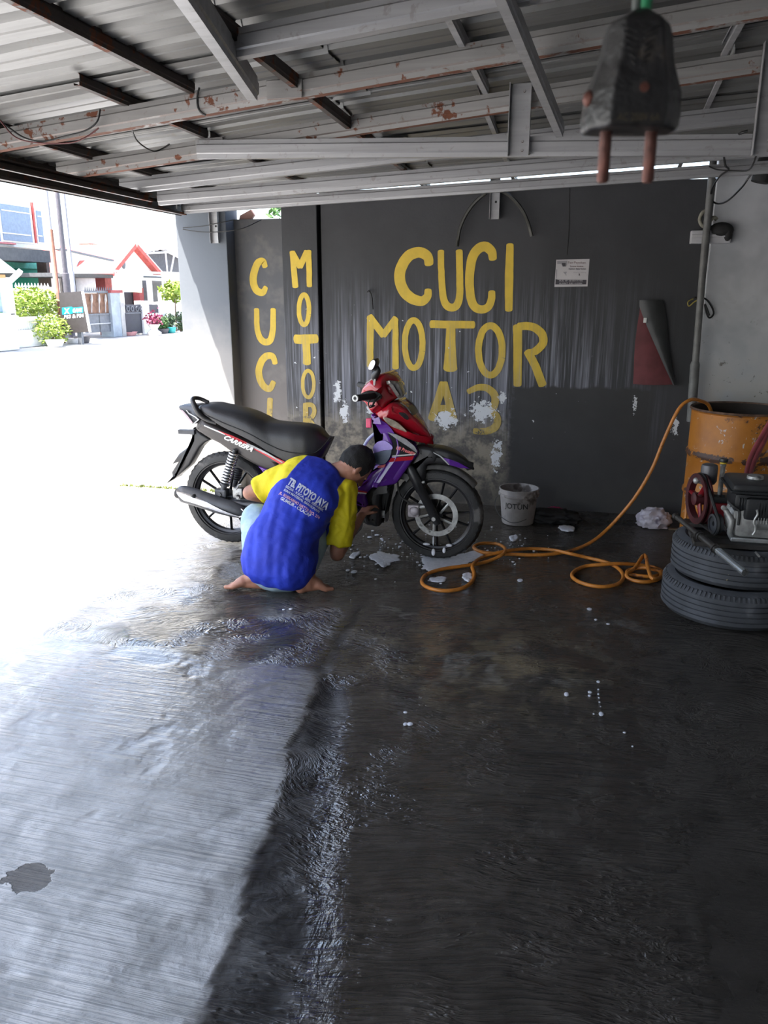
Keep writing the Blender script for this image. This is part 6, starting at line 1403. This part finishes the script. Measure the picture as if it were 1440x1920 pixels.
# --- black sign board on a post
sg = at_z(146, 646); SGN = thing('sign_board', sg, 'leaning black sign board with cyan and white lettering by the poles', 'sign')
SY = sg.y
def sq(x, y, d=0.0): return at_y(x, y, SY - d)
mb = MB(); mb.prism([sq(110, 549), sq(153, 546), sq(167, 622), sq(117, 626)], (0, .06, 0)); mb.build('board', M('black_board', (.035, .030, .030), .5, 0, .1), SGN)
mb = MB(); mb.prism([sq(152, 546, .005), sq(155, 546, .005), sq(169, 623, .005), sq(166.5, 623, .005)], (0, .07, 0)); mb.build('white_edge', WHF, SGN)
mb = MB(); p = sq(146, 622); mb.box((p.x - .07, SY + .06, 0), (p.x + .07, SY + .16, p.z + .3)); mb.build('post', GATEG, SGN)
CY = M('cyan_print', (.0, .38, .62), .5); mb = MB(); mb.prism([sq(116, 577, .004), sq(135, 575, .004), sq(136, 588, .004), sq(117, 590, .004)], (0, .003, 0)); mb.build('cyan_block', CY, SGN)
mb = MB(); mb.prism([sq(134, 577, .004), sq(155, 575.5, .004), sq(156, 586, .004), sq(136, 587, .004)], (0, .003, 0)); mb.build('cyan_block', CY, SGN)
def stext(body, x0, y0, x1, y1, h, m, bold=.03):
    vs_, fs = text_mesh(body, 1.0, bold); w = max(v[0] for v in vs_); mb = MB()
    mb.addm([sq(x0 + (x1 - x0) * v[0] / w + 0.15 * h * 0 , y0 + (y1 - y0) * v[0] / w - h * v[1] / .7, .009) for v in vs_], fs); mb.build('sign_lettering', m, SGN, recalc=False)
stext('PS3 & PS4', 120, 597.5, 157, 594.5, 6.5, WHF); stext('GAME', 136, 586, 154, 584.5, 7, WHF); stext('X', 121, 588, 131, 587.5, 9.5, M('light_cyan_print', (.25, .7, .85), .5), .06)
# --- carport, gates, gabled house, canopy and boundary wall
CP = thing('carport', (FX - .3, at_x(170, 600, FX - .3).y, 0), 'white fronted carport roof above the brown and grey gate', 'carport')
XC = FX - .3
p = [at_x(118, 467, XC), at_x(213, 488, XC), at_x(213, 513, XC), at_x(118, 513, XC)]
mb = MB(); mb.prism(p, (-.12, 0, 0)); mb.build('fascia', WH, CP)
mb = MB(); mb.prism([at_x(112, 464, XC + .1), at_x(214, 487, XC + .1), at_x(214, 490, XC + .1), at_x(112, 467, XC + .1)], (-.3, 0, 0)); mb.build('gutter', GATEG, CP)
fbox('soffit', 120, 513, 212, 520, XC - .2, 4.0, SOF, CP); fbox('interior_shade', 120, 522, 212, 625, XC - 3.5, .1, M('dark_opening', (.05, .045, .045), .8), CP, 0, 0.0)  # dark back panel stands in for the shade inside the carport
for x in (203,): fbox('brick_pillar', 200, 520, 212, 600, XC - .5, .4, BRK, CP, 0, 0.0)
mb = MB(); mb.prism([at_x(145, 500, XC + .05), at_x(151, 489, XC + .05), at_x(160, 488, XC + .05), at_x(152, 495, XC + .05)], (-.03, 0, 0)); mb.build('red_flag', ROOFR, CP)
GT = thing('driveway_gate', (FX, at_x(187, 620, FX).y, 0), 'brown and grey double driveway gate under the carport', 'gate')
fbox('lower_panel', 160, 590, 186, 624, FX, .05, GATEG, GT); fbox('lower_panel', 188, 590, 212, 622, FX, .05, GATEG, GT); fbox('upper_panel', 158, 550, 186, 589, FX - .02, .03, GATEB, GT); fbox('upper_panel', 188, 550, 212, 589, FX - .02, .03, GATEB, GT)
fbox('top_rail', 156, 545, 212, 549, FX + .03, .08, GATEG, GT); fbox('mid_rail', 158, 588, 212, 591, FX + .03, .08, GATEG, GT); fbox('low_rail', 160, 606, 212, 608, FX + .03, .08, M('pale_rail', (.4, .4, .42), .5), GT)
for i in range(14): a = at_x(160 + i * 3.8, 545, FX); mb = MB(); mb.tube([a, a + Vector((0, 0, .13))], [.025, .004], 5); mb.build('spike', GATEG, GT)
for x in (186, 172, 198): a, b = at_x(x, 552, FX + .04), at_x(x, 586, FX + .04); mb = MB(); mb.tube([a, a.lerp(b, .3), a.lerp(b, .5), b], [.02, .05, .02, .02], 6); mb.build('baluster', M('pale_iron', (.45, .42, .40), .5), GT)
PR = thing('gate_pier', (FX, at_x(220, 620, FX).y, 0), 'blue-grey stone pier between brown gate and black gate', 'pier')
fbox('shaft', 210, 548, 228, 628, FX + .1, .5, STONE, PR, 0, 0.0); fbox('cap', 208, 544, 230, 549, FX + .15, .6, BRK, PR); fbox('stone_strip', 228, 568, 235, 628, FX + .12, .3, CONC, PR, 0, 0.0)
G2 = thing('garden_gate', (FX, at_x(252, 620, FX).y, 0), 'black garden gate with scroll panel below the cream banner', 'gate')
fbox('lower_panel', 236, 588, 269, 626, FX, .05, BLKG, G2); fbox('scroll_panel', 236, 571, 269, 587, FX, .04, M('dark_scroll_panel', (.05, .05, .065), .5), G2); fbox('rail', 236, 586, 269, 588, FX + .03, .06, GATEG, G2)
for x in (240, 248, 257, 264): a = at_x(x, 579, FX + .03); mb = MB(); mb.lathe([(.07, -.012), (.10, -.012), (.10, .012), (.07, .012)], a, 'X', 12, closed=True); mb.build('scroll', GATEG, G2)
G3 = thing('garden_wall', (FX, at_x(290, 620, FX).y, 0), 'white garden wall with railing right of the black gate', 'wall')
fbox('post', 269, 564, 281, 627, FX + .08, .35, WH, G3, 0, 0.0); fbox('post', 303, 566, 311, 622, FX + .08, .35, WH, G3, 0, 0.0); fbox('sill', 281, 588, 304, 592, FX + .05, .25, WH, G3); fbox('grey_panel', 281, 592, 304, 622, FX - .05, .15, CONC, G3, 0, 0.0); fbox('railing', 282, 571, 303, 587, FX - .05, .05, BLKG, G3)
H2 = thing('gabled_house', (FX - 2.2, at_x(245, 600, FX - 2.2).y, 0), 'small white house with red edged gable behind the black gate', 'house')
XG = FX - 2.2
pk, gl, gr_ = at_x(245, 464, XG), at_x(206, 512, XG), at_x(287, 512, XG)
mb = MB(); mb.prism([pk, gr_, Vector((XG, gr_.y, 0)), Vector((XG, gl.y, 0)), gl], (-4.5, 0, 0)); mb.build('gable_wall', WH, H2)
for e in (gl, gr_):
    mb = MB(); dv = (pk - e).normalized(); n = Vector((0, -dv.z, dv.y)); n = n if n.z > 0 else -n
    mb.prism([e - dv * .25, pk, pk + n * .16, e - dv * .25 + n * .16], (-5.0, 0, 0)); o = mb.build('roof_slope', ROOFR, H2); o.location.x += .3
mb = MB(); q = at_x(232, 495, XG + .03); mb.sphere(q, (.03, .14, .20), 12, 8); mb.build('oval_vent', GATEG, H2, 50)
fbox('door_recess', 236, 548, 266, 600, XG + .03, .05, M('dark_opening_2', (.045, .04, .045), .8), H2); fbox('window', 270, 524, 284, 566, XG + .05, .06, M('grey_pane', (.16, .16, .17), .3), H2); fbox('window', 287, 524, 304, 566, XG + .4, .06, M('dark_pane', (.07, .075, .08), .3), H2); fbox('white_frame', 282, 520, 287, 590, XG + .5, .15, WHF, H2); fbox('red_pier', 263, 540, 271, 600, XG + .4, .3, BRK, H2, 0, 0.0); fbox('lattice', 266, 515, 305, 526, XG + 1.2, .08, WHF, H2); fbox('lattice_gap', 270, 518, 303, 521, XG + 1.23, .05, SOF, H2)
fbox('ridge_tiles', 168, 457, 186, 471, XG - 3, .5, ROOFR, H2); fbox('ridge_trim', 186, 458, 246, 470, XG - 3, .3, WHF, H2)
BN = thing('banner', (FX - .1, at_x(247, 530, FX - .1).y, at_x(247, 548, FX - .1).z), 'cream cloth banner hung over the black gate', 'banner')
rows = [[at_x(lerp(228, 266, u), y + 3 * u, FX - .1 + .05 * math.sin(u * 9)) for u in [i / 10 for i in range(11)]] for y in (512, 522, 534, 546)]
mb = MB(); mb.grid(rows); mb.grid([[p + Vector((.008, 0, 0)) for p in r] for r in rows], True); mb.build('cloth', M('cream_cloth', (.72, .70, .42), .8), BN, 60, recalc=False)
fbox('support_bar', 214, 508, 305, 512, FX - .12, .06, WHF, BN)
for x in (216, 304): a = at_x(x, 510, FX - .15); mb = MB(); mb.tube([(a.x, a.y, 0), a], .03, 6); mb.build('support_post', WHF, BN)
CN = thing('canopy', (FX - 3.4, at_x(310, 600, FX - 3.4).y, 0), 'steel canopy with white trusses right of the gabled house', 'canopy')
XN = FX - 3.4
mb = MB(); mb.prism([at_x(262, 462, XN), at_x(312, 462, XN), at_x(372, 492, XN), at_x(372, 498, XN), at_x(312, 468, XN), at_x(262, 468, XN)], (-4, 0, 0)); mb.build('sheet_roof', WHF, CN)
mb = MB(); mb.prism([at_x(264, 470, XN - .3), at_x(312, 470, XN - .3), at_x(372, 500, XN - .3), at_x(372, 512, XN - .3), at_x(264, 508, XN - .3)], (-.2, 0, 0)); mb.build('shade_panel', M('canopy_shade', (.10, .10, .11), .8), CN)  # upright dark panel stands in for shade under the canopy roof
for (x0, y0, x1, y1) in ((270, 472, 312, 464), (270, 475, 314, 473), (270, 470, 288, 462), (312, 466, 288, 462), (288, 462, 288, 474), (310, 470, 314, 512), (272, 474, 308, 515), (314, 472, 372, 502), (326, 480, 320, 512)):
    mb = MB(); mb.tube([at_x(x0, y0, XN + .06), at_x(x1, y1, XN + .06)], .045, 6); mb.build('truss_bar', WHF, CN)
p = at_x(312, 512, XN); mb = MB(); mb.tube([(p.x, p.y, 0), p], .07, 8); mb.build('column', WHF, CN)
BW = thing('boundary_wall', (FX - .4, at_x(340, 610, FX - .4).y, 0), 'tall sunlit white boundary wall behind the potted plants', 'wall')
fbox('wall_panel', 306, 545, 420, 618, FX - .4, .2, WH, BW, 0, 0.0); fbox('upper_panel', 310, 512, 420, 528, FX - .9, .2, WH, BW); fbox('dark_window', 316, 527, 348, 545, FX - 1.0, .1, M('ochre_shade', (.20, .17, .12), .7), BW)
# --- shrub tip behind the painted wall
c = at_y(525, 398, 7.5); leaves('garden_shrub', c, (.10, .2, .16), 60, .05, LFG, 'leafy shrub tip behind the recessed panel', 'bush', 31)
